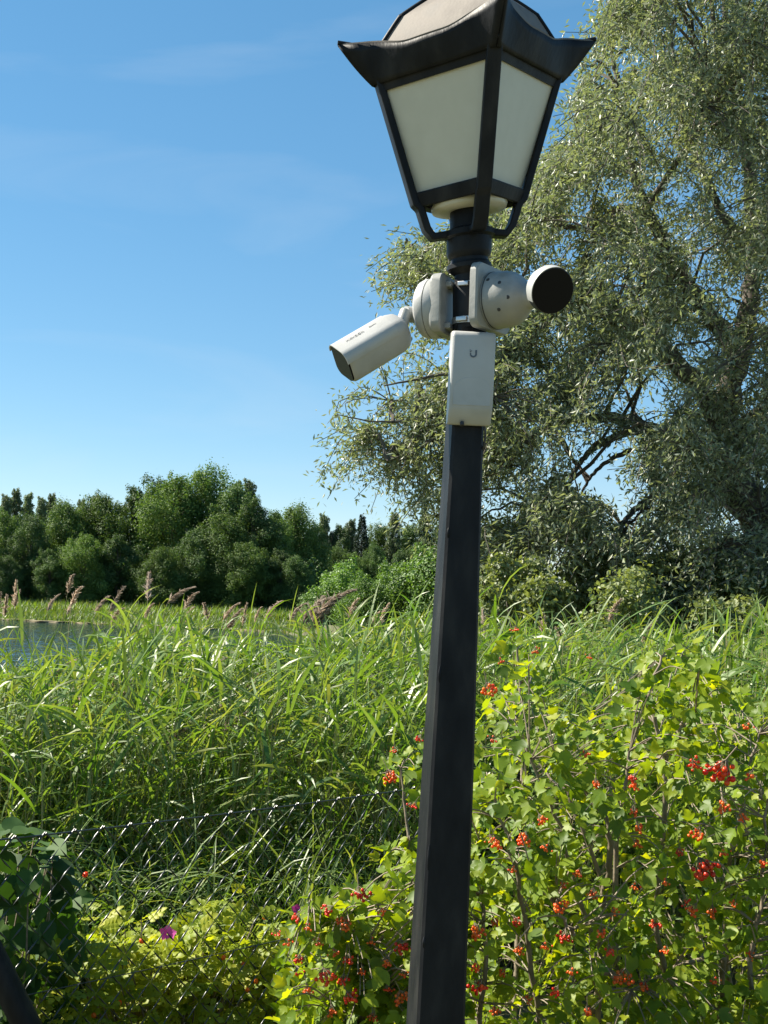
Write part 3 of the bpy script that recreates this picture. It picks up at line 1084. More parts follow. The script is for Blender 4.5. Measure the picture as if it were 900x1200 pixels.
def make_conifer(name, h, w, n, seed):
    global RNG
    keep, RNG = RNG, np.random.default_rng(seed)
    root = empty(name, (0, 0, 0))
    nb = NB()
    tiers = 34
    for q in range(tiers):
        f = q / tiers
        z = h * (0.08 + 0.9 * f)
        rr = w / 2 * (1 - f) ** 0.9 + 0.12
        m_ = int(n / tiers * (1.6 - f * 1.2))
        a = RNG.random(m_) * 2 * np.pi
        arms = np.round(a / (2 * np.pi / 9)) * (2 * np.pi / 9) + q
        a = arms + RNG.normal(size=m_) * 0.22
        t = RNG.random(m_) ** 0.6
        P = np.stack([np.cos(a) * rr * t, np.sin(a) * rr * t, z - 0.35 * rr * t ** 1.5 + RNG.normal(size=m_) * 0.3], -1)
        d = norm(np.stack([np.cos(a), np.sin(a), np.full(m_, -0.25)], -1) + RNG.normal(size=(m_, 3)) * 0.35)
        Ms = frames(d, rdir(m_, 1.2)) * (RNG.uniform(0.25, 0.5, m_))[:, None, None]
        scatter(nb, CARD[0] * [0.55, 1, 1], CARD[1], P, Ms, RNG.random(m_))
    nb.build('crown', 'needle', root)
    nb = NB()
    tube(nb, np.array([[0, 0, -.4], [0, 0, h * .5], [0, 0, h]]), [h * .014, h * .009, h * .002], 7)
    nb.build('trunk', 'bark', root)
    RNG = keep
    return root


def copy_tree(src):
    r = src.copy()
    COL.objects.link(r)
    for ch in src.children:
        c = ch.copy()
        COL.objects.link(c)
        c.parent = r
    return r


used = set()


def put(src, x, y, s, rz, label, cat, group, sz=None):
    o = src if src.name not in used else copy_tree(src)
    used.add(src.name)
    o.location = (x, y, float(ground_z(x, y)))
    o.scale = (s, s, sz or s)
    o.rotation_euler = (0, 0, rz)
    tag(o, label, cat, group)
    return o


T_oak = [make_tree('broadleaf_tree', 13, 9.0, 46, 44000, 0.18, 'oak_leaf', 11), make_tree('broadleaf_tree', 13, 8.2, 42, 42000, 0.18, 'oak_leaf', 12, shape='round')]
T_ald = [make_tree('broadleaf_tree', 13, 7.6, 42, 40000, 0.17, 'alder_leaf', 21), make_tree('broadleaf_tree', 13, 6.6, 38, 36000, 0.17, 'alder_leaf', 22)]
T_pop = make_tree('poplar_tree', 15, 5.0, 70, 22000, 0.18, 'poplar_leaf', 31, shape='cone')
T_spr = make_conifer('spruce_tree', 14, 5.0, 7000, 41)
T_shr = [make_tree('shrub', 4, 5.0, 30, 14000, 0.15, 'bright_leaf', 51, trunk_h=0.05), make_tree('shrub', 4, 4.4, 30, 14000, 0.15, 'bright_leaf', 52, trunk_h=0.05)]


def tree_at(src, px, top, Y, rz, label, cat, group, href, wide=1.0):
    """stand a tree at distance Y so that its top reaches the given height in the picture"""
    p = at(px, top, Y)
    g = float(ground_z(p[0], Y))
    s = (p[2] - g) / href
    o = put(src, p[0], Y, s * wide, rz, label, cat, group, sz=s)
    return o


ORD = ['first', 'second', 'third', 'fourth', 'fifth', 'sixth', 'seventh', 'eighth', 'ninth', 'tenth', 'eleventh', 'twelfth', 'thirteenth', 'fourteenth', 'fifteenth', 'sixteenth', 'seventeenth', 'eighteenth', 'nineteenth', 'twentieth'] + ['%s-%s' % (a, b_) for a in ('twenty', 'thirty') for b_ in ('first', 'second', 'third', 'fourth', 'fifth', 'sixth', 'seventh', 'eighth', 'ninth')]


def ranks(xs):
    o_ = sorted(range(len(xs)), key=lambda q: xs[q])
    return {q: ORD[r] for r, q in enumerate(o_)}


GF = 'broadleaf trees along the far shore'
front = [(-45, 585, 104, 1), (2, 592, 100, 0), (38, 600, 97, 2), (78, 584, 100, 1), (120, 572, 102, 0), (160, 562, 104, 3), (188, 556, 106, 2), (206, 549, 101, 0), (244, 543, 103, 1), (276, 562, 101, 2), (300, 576, 99, 3), (322, 596, 101, 0), (346, 588, 104, 1), (368, 610, 106, 2),
         (140, 622, 96, 3), (230, 618, 96, 2), (292, 632, 95, 0), (60, 640, 95, 3), (10, 650, 94, 2), (190, 640, 94.5, 1), (330, 640, 96, 3), (265, 600, 97, 1), (100, 622, 95.5, 0), (345, 650, 95, 2), (-15, 620, 96, 1)]
FL = {4: 'broad-crowned green tree left of centre in the far shore wood', 8: 'tallest dark green tree of the far shore wood, above its middle', 7: 'high rounded tree just left of the tallest in far shore wood',
      12: 'rounded tree near right end of the far shore wood', 1: 'pale green tree at left edge of the far shore wood', 13: 'lower tree at the right end of the far shore wood'}
allT = T_oak + T_ald
rk_hi, rk_lo = ranks([f_[0] for f_ in front[:14]]), ranks([f_[0] for f_ in front[14:]])
for q, (px, top, Y, kd) in enumerate(front):
    tree_at(allT[kd], px, top, Y, q * 1.7, FL.get(q, ('tall broadleaf tree on far wood\'s skyline, %s treetop from the left edge' % rk_hi[q]) if q < 14 else 'lower dark tree in front row of the far wood, %s from the left edge' % rk_lo[q - 14]), 'tree', GF, 13.2, wide=1.0 if q < 14 else 1.25)
GB = 'slender trees rising behind the far wood'
PO = [(8, 574), (20, 567), (34, 572), (50, 577), (62, 573), (278, 557), (293, 555), (96, 580), (112, 574)]
rk = ranks([p_[0] for p_ in PO])
for q, (px, top) in enumerate(PO):
    tree_at(T_pop, px, top, 128 + q % 3 * 5, q * 2.1, 'slender pale poplar top behind the far wood, %s poplar from the left edge' % rk[q], 'tree', GB, 15.2, wide=0.9)
GC = 'distant trees right of the far wood'
for q, (px, top, Y, kd) in enumerate([(380, 606, 150, 2), (398, 604, 150, 3), (412, 612, 150, 0), (446, 606, 152, 1), (462, 604, 150, 2), (480, 603, 152, 3), (498, 600, 150, 0), (520, 604, 150, 1), (545, 603, 150, 2), (570, 606, 152, 3)]):
    tree_at(T_pop if q % 2 == 0 else allT[kd], px, top, Y, q * 1.3, 'small distant tree in low row right of far wood, %s from the left' % ORD[q], 'tree', GC, 14)
tree_at(T_spr, 425, 602, 128, 0.4, 'dark pointed spruce between the far wood and the lamp post', 'tree', None, 14)
tree_at(T_spr, 389, 622, 126, 1.4, 'small dark spruce at the right end of the far wood', 'tree', None, 14)
for q, (px, top, Y, kd) in enumerate([(395, 640, 121, 1), (415, 645, 121, 0), (440, 636, 122, 2), (468, 640, 121, 3), (492, 632, 122, 0)]):
    tree_at(allT[kd], px, top, Y, q * 2.2, 'dark tree behind the bright shrubs, %s from the left' % ORD[q], 'tree', 'dark trees behind the bright shrubs', 13.2)
SL = ['bright green rounded shrub on the shore at right end of the far wood', 'bright green shrub just left of the lamp post, on the shore', 'low bright green shrub below the dark spruce', 'pale green shrub hard against the left side of the lamp post']
for q, (px, top, Y) in enumerate([(405, 664, 84), (462, 668, 82), (428, 680, 80), (490, 655, 80)]):
    tree_at(T_shr[q % 2], px, top, Y, q * 1.9, SL[q], 'shrub', 'bright shrubs on the shore', 4.0)
for q, (px, top, Y) in enumerate([(380, 692, 84), (520, 640, 78), (555, 650, 78)]):
    tree_at(T_shr[q % 2], px, top, Y, q * 2.9 + 1, ['small bright shrub at the foot of the far wood\'s right end', 'green shrub behind the lamp post, on the shore', 'green shrub just right of the lamp post, far off on the shore'][q], 'shrub', 'bright shrubs on the shore', 4.0)


# ------------------------------------------------------------------ blades: grass and reeds
def blades(nb, base, az, el, length, width, droop, rnd, seg=5, twist=None):
    """arching strap leaves; every argument an array of N"""
    N = len(base)
    s = np.linspace(0, 1, seg + 1)
    ang = el[:, None] - droop[:, None] * s[None] ** 1.4
    st = length[:, None] / seg
    hx = np.cumsum(np.cos(ang) * st, 1) - np.cos(ang[:, :1]) * st
    hz = np.cumsum(np.sin(ang) * st, 1) - np.sin(ang[:, :1]) * st
    dx, dy = np.cos(az)[:, None], np.sin(az)[:, None]
    C = np.stack([base[:, 0:1] + hx * dx, base[:, 1:2] + hx * dy, base[:, 2:3] + hz], -1)
    side0 = np.stack([-np.sin(az), np.cos(az), np.zeros(N)], -1)
    upv = np.stack([-np.sin(ang) * dx, -np.sin(ang) * dy, np.cos(ang)], -1)
    tw = (np.zeros(N) if twist is None else twist)[:, None] * (0.3 + s[None])
    sd = side0[:, None] * np.cos(tw)[..., None] + upv * np.sin(tw)[..., None]
    wp = np.array([np.interp(x, [0, .12, .4, .8, 1], [.55, .9, 1, .55, .03]) for x in s])
    off = sd * (width[:, None] * wp[None] / 2)[..., None]
    V = np.stack([C - off, C + off], 2).reshape(-1, 3)
    k = 2 * (seg + 1)
    f = np.array([[2 * i_, 2 * i_ + 1, 2 * i_ + 3, 2 * i_ + 2] for i_ in range(seg)])
    F = (f[None] + (np.arange(N) * k)[:, None, None]).reshape(-1, 4)
    nb.add(V, F, np.repeat(rnd, seg))


def stalks(nb, base, top, r, rnd):
    """thin three-sided stems with a slight bow"""
    N = len(base)
    th = np.arange(3) * 2 * np.pi / 3
    ringv = np.stack([np.cos(th), np.sin(th), 0 * th], -1)
    mid = (base + top) / 2 + RNG.normal(size=(N, 3)) * np.array([.03, .03, 0])
    V = np.stack([base[:, None] + ringv * r[:, None, None], mid[:, None] + ringv * r[:, None, None] * .85, top[:, None] + ringv * r[:, None, None] * .4], 1).reshape(-1, 3)
    f = np.array([[l * 3 + j, l * 3 + (j + 1) % 3, l * 3 + 3 + (j + 1) % 3, l * 3 + 3 + j] for l in range(2) for j in range(3)])
    F = (f[None] + (np.arange(N) * 9)[:, None, None]).reshape(-1, 4)
    nb.add(V, F, np.repeat(rnd, 6))


# undergrowth filling the foot of the far wood
nb = NB()
n = 66000
px_ = RNG.uniform(-480, 620, n)
Yb = RNG.uniform(96, 112, n)
X = (px_ - 450) / 1500 * Yb
hz_ = 2.6 + 1.2 * np.sin(X * .9) + .8 * np.sin(X * 2.3 + 1)
P = np.stack([X, Yb, ground_z(X, Yb) + hz_ * RNG.random(n)], -1)
Ms = frames(rdir(n), rdir(n, .8)) * RNG.uniform(.15, .32, n)[:, None, None]
scatter(nb, CARD[0], CARD[1], P, Ms, RNG.random(n))
tag(nb.build('wood_undergrowth', 'alder_leaf'), 'dark leafy undergrowth filling the foot of the far wood', kind='stuff')

# grass along the far bank, one mass, with a line of dry litter at the waterline
nb = NB()
n = 42000
px_ = RNG.uniform(-480, 600, n)
Yb = 89.2 + RNG.random(n) * 5
X = (px_ - 450) / 1500 * Yb
B = np.stack([X, Yb, ground_z(X, Yb) - .05], -1)
blades(nb, B, RNG.random(n) * 6.28, RNG.uniform(1.0, 1.6, n), RNG.uniform(0.35, 0.95, n), RNG.uniform(.04, .09, n), RNG.uniform(.1, .9, n), RNG.random(n), seg=2)
far_grass = nb.build('bank_grass', 'reed_leaf')
tag(far_grass, 'pale green grass growing along the far bank', kind='stuff')
nb = NB()
P = []
for px_ in np.linspace(-480, 375, 112):
    Y_ = 80 - (px_ / 375) * 8
    x_ = (px_ - 450) / 1500 * Y_
    P.append([x_, Y_, WATER_Z + 0.03])
P = np.array(P)
V = np.concatenate([P + [0, -0.25, -0.04], P + [0, -0.18, 0.05], P + [0, 0.3, 0.07], P + [0, 0.4, -0.04]])
V[:, 2] += RNG.normal(size=len(V)) * .012
V[:, 1] += RNG.normal(size=len(V)) * .12 + .5 * np.sin(V[:, 0] * .7) + .3 * np.sin(V[:, 0] * 1.9)
n = len(P)
i = np.arange(n - 1)
nb.add(V, np.concatenate([np.stack([i + a * n, i + 1 + a * n, i + 1 + (a + 1) * n, i + (a + 1) * n], -1) for a in range(3)]))
spit = nb.build('reed_litter_bank', 'dry_reed')
tag(spit, 'narrow tan strip of dry reed litter lying on the lake', kind='structure')
nb = NB()
n = 17500
px_ = RNG.uniform(-480, 378, n)
Yb = 80 - px_ / 375 * 8 + RNG.random(n) * 7 - .5
X = (px_ - 450) / 1500 * Yb
B = np.stack([X, Yb, np.full(n, WATER_Z)], -1)
hgt = 0.25 + 0.75 * np.clip((Yb - (80 - px_ / 375 * 8)) / 4, 0, 1)
blades(nb, B, RNG.random(n) * 6.28, RNG.uniform(1.1, 1.6, n), RNG.uniform(0.5, 1.0, n) * hgt, RNG.uniform(.03, .07, n), RNG.uniform(.1, .8, n), RNG.random(n), seg=2)
tag(nb.build('marsh_grass', 'reed_leaf'), 'yellow green marsh grass in front of the far wood', kind='stuff')

# ------------------------------------------------------------------ willow on the right
WY = 18.0
WL = [
    [(1005, 800, 18.6, .46), (950, 690, 18.3, .40), (905, 622, 18.1, .33), (866, 572, 18, .27), (850, 520, 18, .22), (856, 455, 18.1, .18), (872, 390, 18.2, .15), (884, 300, 18.4, .12), (876, 190, 18.6, .09), (856, 70, 18.8, .06), (842, -60, 19, .03)],
    [(866, 572, 18, .16), (825, 538, 17.7, .12), (785, 512, 17.4, .10), (745, 496, 17.2, .085), (700, 489, 17, .07), (655, 496, 16.8, .05), (620, 515, 16.7, .03), (598, 545, 16.6, .015)],
    [(772, 506, 17.3, .06), (738, 507, 17.2, .055), (705, 520, 17, .045), (680, 542, 16.9, .035), (664, 572, 16.8, .025), (655, 605, 16.8, .012)],
    [(740, 528, 17.5, .04), (712, 540, 17.3, .03), (690, 562, 17.2, .022), (676, 592, 17.2, .01)],
    [(850, 500, 18, .17), (815, 450, 17.7, .14), (775, 408, 17.4, .11), (725, 378, 17.1, .085), (665, 352, 16.8, .06), (600, 345, 16.6, .04), (540, 360, 16.5, .02), (505, 390, 16.4, .01)],
    [(866, 410, 18.2, .14), (822, 358, 18, .12), (786, 300, 17.9, .10), (757, 245, 17.8, .08), (738, 180, 17.8, .06), (724, 100, 17.8, .04), (712, 30, 17.8, .02)],
    [(790, 306, 17.9, .07), (740, 285, 17.5, .055), (680, 268, 17.2, .04), (610, 262, 16.9, .025), (540, 275, 16.7, .015), (490, 300, 16.6, .008)],
    [(868, 566, 18, .10), (820, 572, 17.7, .08), (775, 580, 17.5, .06), (748, 594, 17.3, .045), (728, 616, 17.2, .03), (716, 645, 17.1, .015)],
    [(655, 496, 16.8, .05), (600, 484, 16.6, .04), (545, 480, 16.4, .03), (490, 492, 16.3, .02), (440, 494, 16.2, .012), (396, 486, 16.1, .006)],
    [(880, 330, 18.3, .1), (915, 250, 18.5, .08), (935, 140, 18.7, .05), (940, 20, 18.9, .03)],
    [(880, 300, 18.4, .08), (830, 220, 18.9, .06), (800, 120, 19.2, .04), (780, 10, 19.4, .02)],
    [(850, 520, 18, .1), (905, 470, 17.4, .08), (950, 440, 17, .05)],
    [(665, 352, 16.8, .05), (620, 400, 16.5, .04), (570, 430, 16.3, .03), (510, 440, 16.2, .02), (450, 452, 16.1, .01)],
    [(545, 480, 16.4, .02), (500, 520, 16.3, .015), (455, 540, 16.2, .008)],
    [(757, 245, 17.8, .05), (800, 180, 17.3, .04), (840, 110, 17, .02)],
    [(870, 590, 17.8, .12), (905, 640, 16.8, .08), (930, 700, 16.2, .04)],
]
wb = at(1005, 800, 18.6)
wbase = (wb[0], wb[1], float(ground_z(wb[0], wb[1])))
willow = empty('willow_tree', wbase)
tag(willow, 'large silvery green willow leaning in from the right edge', 'tree')
nodes, nrad = [], []
for q, L in enumerate(WL):
    P = np.array([[*at(a, b_, c), d] for a, b_, c, d in L])
    if q == 0:
        P = np.concatenate([[[wbase[0] + .1, wbase[1], wbase[2] - .4, .55]], P])
    sp = smooth_path(P, 6 * len(P))
    sp[1:-1, :3] += RNG.normal(size=(len(sp) - 2, 3)) * np.minimum(.02, sp[1:-1, 3:4] * .22)
    nb = NB()
    tube(nb, sp[:, :3], np.maximum(sp[:, 3] * 1.0, .006), 9)
    nb.build('trunk' if q == 0 else 'limb', 'bark', willow, wbase, smooth=True)
    nodes.append(sp[6 if q else 14:, :3])
nodes = np.concatenate(nodes)
CROWN = [(735, -90), (716, 0), (700, 45), (672, 105), (640, 175), (610, 245), (520, 262), (474, 278), (474, 322), (505, 345), (520, 385), (470, 412), (420, 440), (388, 468), (380, 505), (404, 550), (440, 528), (470, 570), (485, 585), (520, 615), (560, 640), (640, 640), (700, 660), (780, 690), (860, 720), (940, 700), (1010, 640), (1010, -90)]
HOLES = [(712, 560, 38, 25), (775, 480, 22, 16), (830, 330, 22, 18), (660, 400, 18, 14), (770, 150, 16, 16), (880, 440, 18, 20), (748, 612, 20, 14), (640, 318, 16, 14), (690, 240, 14, 14), (760, 455, 14, 12), (585, 395, 15, 12), (850, 250, 20, 16), (620, 455, 16, 12), (735, 330, 13, 16), (800, 230, 18, 14), (690, 420, 12, 10)]


def crown_targets(n, y0, y1):
    out = []
    while sum(len(o) for o in out) < n:
        p = np.stack([RNG.uniform(375, 1010, n), RNG.uniform(-90, 720, n)], -1)
        ok = in_poly(p, CROWN)
        nz = np.sin(p[:, 0] * .043 + 1.3) * np.sin(p[:, 1] * .05 + .4) + 0.6 * np.sin(p[:, 0] * .021 + p[:, 1] * .031)
        ok &= RNG.random(n) < np.clip(0.60 + 0.62 * nz, 0.06, 1)
        ok &= ~((p[:, 0] < 520) & (p[:, 1] > 400) & (RNG.random(n) < 0.45))
        for hx, hy, hw, hh_ in HOLES:
            ok &= ((p[:, 0] - hx) / (hw * 1.25)) ** 2 + ((p[:, 1] - hy + 12) / (hh_ * 1.7)) ** 2 > 1
        out.append(p[ok])
    p = np.concatenate(out)[:n]
    Y = RNG.uniform(y0, y1, n)
    # the sparse left side is shallower
    k = np.clip((p[:, 0] - 400) / 350, 0.12, 1)
    Y = 16.6 + (Y - 16.6) * k
    return np.array([at(a, b_, c) for (a, b_), c in zip(p, Y)])


T1 = crown_targets(260, 14.6, 20.5)
nb = NB()
new = []
for t in T1:
    d = np.linalg.norm(nodes - t + np.array([0, 0, .3]), axis=1) + 0.4 * np.maximum(0, nodes[:, 2] - t[2])
    a = nodes[d.argmin()]
    mid = a * .45 + t * .55 + np.array([0, 0, 0.22 * np.linalg.norm(t - a)])
    sp = smooth_path(np.array([a, mid, t]), 8)
    sp[1:-1] += RNG.normal(size=(6, 3)) * .03
    tube(nb, sp, np.linspace(.028, .008, 8), 5, cap=False)
    new.append(sp[2:])
nodes2 = np.concatenate([nodes] + new)
T2 = np.concatenate([crown_targets(3000, 14.4, 21), T1 + RNG.normal(size=T1.shape) * .03, T1 + RNG.normal(size=T1.shape) * .12])
LP, LD = [], []
for t in T2:
    d = np.linalg.norm(nodes2 - t, axis=1) + 0.5 * np.maximum(0, t[2] - nodes2[:, 2])
    a = nodes2[d.argmin()]
    dist = np.linalg.norm(t - a)
    mid = a * .5 + t * .5 + np.array([0, 0, 0.12 * dist])
    wind = np.array([-0.30, -0.05, -0.62]) + RNG.normal(size=3) * np.array([.45, .45, .35])
    ln = RNG.uniform(.35, .75)
    e = t + norm(wind) * ln
    sp = smooth_path(np.array([a, mid, t, e]), 9)
    tube(nb, sp, np.linspace(.011, .0045, 9), 3, cap=False)
    m_ = RNG.integers(60, 100)
    s = RNG.random(m_) ** 0.75
    idx = np.clip((0.25 + 0.75 * s) * 8, 0, 7.999)
    i0 = idx.astype(int)
    pp = sp[i0] + (sp[i0 + 1] - sp[i0]) * (idx - i0)[:, None]
    pp = pp + RNG.normal(size=(m_, 3)) * (0.035 + 0.06 * s)[:, None]
    LP.append(pp)
    LD.append(norm(wind[None] * .55 + RNG.normal(size=(m_, 3)) * .6))
nb.build('twigs', 'bark', willow, wbase)
LP, LD = np.concatenate(LP), np.concatenate(LD)
N = len(LP)
nb = NB()
tv, tf = strip_leaf(0.05)
Ms = frames(LD, rdir(N, 0.8)) * (RNG.uniform(.065, .115, N))[:, None, None]
Ms[:, :, 0] *= RNG.uniform(.24, .36, N)[:, None]
scatter(nb, tv, tf, LP, Ms, RNG.random(N))
o = nb.build('foliage', 'willow_leaf', willow, wbase)
o['kind'] = 'stuff'


# shrubs below the willow
def shrub_leaves(px, top, bot, wpx, Y, n, label, mat='shrub_leaf', size=.06, name='shrub', group='shrubs under the willow'):
    p0 = at(px, 740, Y)
    g = float(ground_z(p0[0], Y))
    b0 = (p0[0], Y, g)
    root = empty(name, b0)
    tag(root, label, 'shrub', group)
    zt = at(px, top, Y)[2]
    rw = wpx / 1500 * Y / 2
    lobes = []
    nb = NB()
    for q in range(26):
        f = RNG.random() ** .8
        z = g + (zt - g) * (.12 + .80 * f)
        env = math.sqrt(max(0.05, 1 - (f - .25) ** 2 * 1.3))
        a = RNG.random() * 6.28
        rr = rw * env * math.sqrt(RNG.random())
        c = np.array([b0[0] + rr * math.cos(a), Y + rr * .8 * math.sin(a), z])
        s = rw * RNG.uniform(.16, .34)
        lobes.append((*c, s, s, s * 0.9))
        tube(nb, smooth_path(np.array([[b0[0] + RNG.normal() * .1, Y + RNG.normal() * .1, g - .2], [b0[0] * .6 + c[0] * .4, Y * .6 + c[1] * .4, g * .45 + c[2] * .55], c]), 7), np.linspace(.03, .008, 7), 5)
    nb.build('stem', 'bark', root, b0)
    nb = NB()
    lobed_crown(nb, lobes, n, size, up=.5, jit=.9, shell=.25)
    o = nb.build('foliage', mat, root, b0)
    o['kind'] = 'stuff'


SH = [(590, 600, 170, 17.0, 'grey green shrub just right of the lamp post, under the willow'), (660, 585, 160, 16.4, 'green shrub below the arched willow limb'), (735, 622, 170, 15.6, 'shrub in the middle under the willow, pale flecked'),
      (810, 630, 170, 15.2, 'dark shrub in the shade left of the willow trunk'), (880, 650, 150, 15.0, 'dark shrub in front of the willow trunk at right edge'), (620, 640, 150, 14.6, 'low grey green shrub behind the reeds right of the lamp post'), (760, 665, 180, 13.8, 'low dark shrub behind the reeds under the willow'), (945, 640, 150, 14.8, 'shrub cut by the right edge under the willow'), (850, 690, 140, 13.2, 'lowest dark shrub behind the berry bush at right'), (700, 650, 150, 17.5, 'shrub furthest back under the willow arch')]
for px, top, w_, Y_, lb in SH:
    shrub_leaves(px, top, 760, w_, Y_, 8500, lb)
shrub_leaves(905, 682, 760, 60, 10.5, 1500, 'small pale leaved shrub at the right edge above the berry bush', 'bright_leaf', .05, 'shrub', None)


# ------------------------------------------------------------------ reed bed
def reed_top(x_px, Y):
    """height of the reed canopy"""
    y_img = np.interp(x_px, [-80, 0, 100, 150, 220, 280, 340, 400, 480, 600, 700, 800, 900, 980], [802, 800, 784, 750, 748, 770, 763, 742, 740, 745, 750, 752, 748, 748])
    z_far = EYE - (y_img - (698 - (450 - x_px) * 0.0332)) / 1500 * Y
    return z_far


def reed_mass(n, y0, y1, bias=1.0):
    Y = y0 + (y1 - y0) * RNG.random(n) ** bias
    px_ = RNG.uniform(-250, 1110, n)
    X = (px_ - 450) / 1500 * Y
    g = ground_z(X, Y)
    cap_ = reed_top(px_, Y)
    near_h = np.interp(Y, [4.6, 5.5, 7, 9, 12, 20], [0.60, 0.88, 1.10, 1.22, 1.3, 1.3])
    top = np.minimum(cap_, g + near_h * 1.35) + RNG.normal(size=n) * .07 - np.abs(RNG.normal(size=n)) * 0.12
    top = np.maximum(top, g + .35)
    base = np.stack([X, Y, g - .03], -1)
    tip = np.stack([X + RNG.normal(size=n) * .07 + .06, Y + RNG.normal(size=n) * .07, top], -1)
    return base, tip, px_


nbs, nbl = NB(), NB()
for n, y0, y1, bias, leaves in ((2900, 5.2, 7.8, .9, 9), (2500, 7.5, 12, .9, 8), (2250, 12, 22, 1.0, 6)):
    base, tip, px_ = reed_mass(n, y0, y1, bias)
    if y0 > 7:
        open_ = (px_ < 125) | ((px_ > 215) & (px_ < 345))
        ok = ~(open_ & (RNG.random(n) < (.45 if y0 < 10 else .8)))
        base, tip, px_ = base[ok], tip[ok], px_[ok]
        n = len(base)
    stalks(nbs, base, tip, RNG.uniform(.0025, .0045, n), RNG.random(n))
    for q in range(leaves):
        f = np.clip((q + RNG.random(n)) / leaves, 0, 1) ** .75
        b0 = base + (tip - base) * (0.10 + 0.90 * f)[:, None]
        az = np.where(RNG.random(n) < .4, RNG.random(n) * 6.28, RNG.normal(size=n) * 1.1 + np.where(RNG.random(n) < .72, 0.1, math.pi) - 0.25)
        el = RNG.uniform(.35, 1.5, n)
        ln = RNG.uniform(.20, .46, n) * np.interp(f, [0, .5, 1], [.8, 1.1, .8])
        wd = RNG.uniform(.006, .019, n)
        dr = RNG.uniform(.1, 1.5, n)
        blades(nbl, b0, az, el, ln, wd, dr, RNG.random(n), seg=5, twist=RNG.normal(size=n) * .9)
tag(nbs.build('reed_stems', 'reed_stem'), 'green upright stems of the dense reed bed', kind='stuff')
tag(nbl.build('reed_bed', 'reed_leaf'), 'dense bed of green reeds with long arching leaves', kind='stuff')


def make_plume(nb, length, bend, seed, dens=1.0):
    """one-sided nodding feathery head, drawn from the origin upwards, leaning to +x"""
    rg = np.random.default_rng(seed)
    s = np.linspace(0, 1, 12)
    ang = math.pi / 2 - 0.25 - bend * s
    st = length / 11
    ax = np.stack([np.cumsum(np.cos(ang)) * st, np.zeros(12), np.cumsum(np.sin(ang)) * st], -1)
    ax -= ax[0]
    m_ = int(300 * dens)
    t = rg.random(m_) ** .8
    idx = np.clip(t * 11, 0, 10.99)
    i0 = idx.astype(int)
    p = ax[i0] + (ax[i0 + 1] - ax[i0]) * (idx - i0)[:, None]
    tg = norm(ax[i0 + 1] - ax[i0])
    az = rg.normal(size=m_) * .9
    out = np.stack([np.cos(az), np.sin(az) * .6, -0.25 + 0 * az], -1)
    d = norm(tg * .8 + out * rg.uniform(.3, 1.3, m_)[:, None])
    ln = length * .30 * (1 - .6 * t) * rg.uniform(.6, 1.2, m_)
    Ms = frames(d, norm(rg.normal(size=(m_, 3)))) * ln[:, None, None]
    Ms[:, :, 0] *= (rg.uniform(.002, .005, m_) / ln)[:, None]
    V = np.array([[-.5, 0, 0], [.5, 0, 0], [.6, .6, .04], [0, 1, -.08], [-.6, .6, .04]])
    scatter(nb, V, np.array([[0, 1, 2, 3, 4]]), p, Ms, rg.random(m_))
    return ax


def make_reed(seed):
    """2 m reed: stem with arching leaves and a brown plume; origin at the ground"""
    global RNG
    keep, RNG = RNG, np.random.default_rng(seed)
    root = empty('plumed_reed', (0, 0, 0))
    H = 1.75
    sp = smooth_path(np.array([[0, 0, 0], [.02, .01, .6], [.05, 0, 1.2], [.10, 0, H]]), 10)
    nb = NB()
    tube(nb, sp, np.linspace(.0045, .002, 10), 5)
    nb.build('stem', 'reed_stem', root)
    for q in range(6):
        nb = NB()
        i0 = 2 + q
        a1 = lambda v: np.array([v])
        blades(nb, sp[i0:i0 + 1], a1(RNG.normal() * .9 + (0 if q % 3 else math.pi)), a1(RNG.uniform(.7, 1.3)), a1(RNG.uniform(.25, .42)), a1(RNG.uniform(.012, .02)), a1(RNG.uniform(.5, 1.9)), a1(RNG.random()), seg=5)
        nb.build('leaf', 'reed_leaf', root)
    nb = NB()
    L = RNG.uniform(.20, .30)
    make_plume(nb, L, RNG.uniform(.2, 1.0), seed)
    o = nb.build('plume', 'plume', root)
    o.location = sp[-1]
    RNG = keep
    return root, H + L * .8


PROTO = [make_reed(100 + q) for q in range(7)]
usedr = set()
rk1 = rk2 = None
GR = 'plumed reeds standing up against the far wood'
PL = [(4, 696, 11), (34, 688, 10.6), (50, 685, 10.8), (69, 668, 10), (75, 695, 11.5), (98, 685, 11), (112, 686, 10.5), (116, 699, 11.5), (175, 677, 10.4), (193, 674, 10), (180, 705, 12), (219, 689, 10.7), (228, 711, 12), (248, 712, 12), (255, 708, 11.5), (273, 705, 11), (294, 708, 11.5), (324, 712, 12), (352, 704, 11), (406, 708, 11), (422, 703, 10.8), (433, 703, 11.2), (448, 711, 11.7), (20, 700, 12), (88, 702, 12), (135, 708, 12), (330, 706, 11.7), (365, 702, 11.4)]
PL2 = [(727, 703, 8.5), (645, 715, 9), (585, 718, 9.5), (150, 752, 7.6), (168, 765, 7.2), (262, 772, 7.0), (240, 760, 7.8), (420, 760, 8.2), (100, 775, 7), (60, 790, 6.8), (310, 765, 7.5), (690, 735, 8), (780, 730, 8.4), (135, 800, 6.6), (180, 790, 6.8), (205, 775, 7.2), (285, 785, 6.9), (330, 800, 6.5), (225, 815, 6.2), (90, 815, 6.3), (20, 800, 6.6), (380, 775, 7), (270, 830, 6), (160, 840, 5.9), (445, 765, 7.6)]
rk1, rk2 = ranks([p_[0] for p_ in PL]), ranks([p_[0] for p_ in PL2])
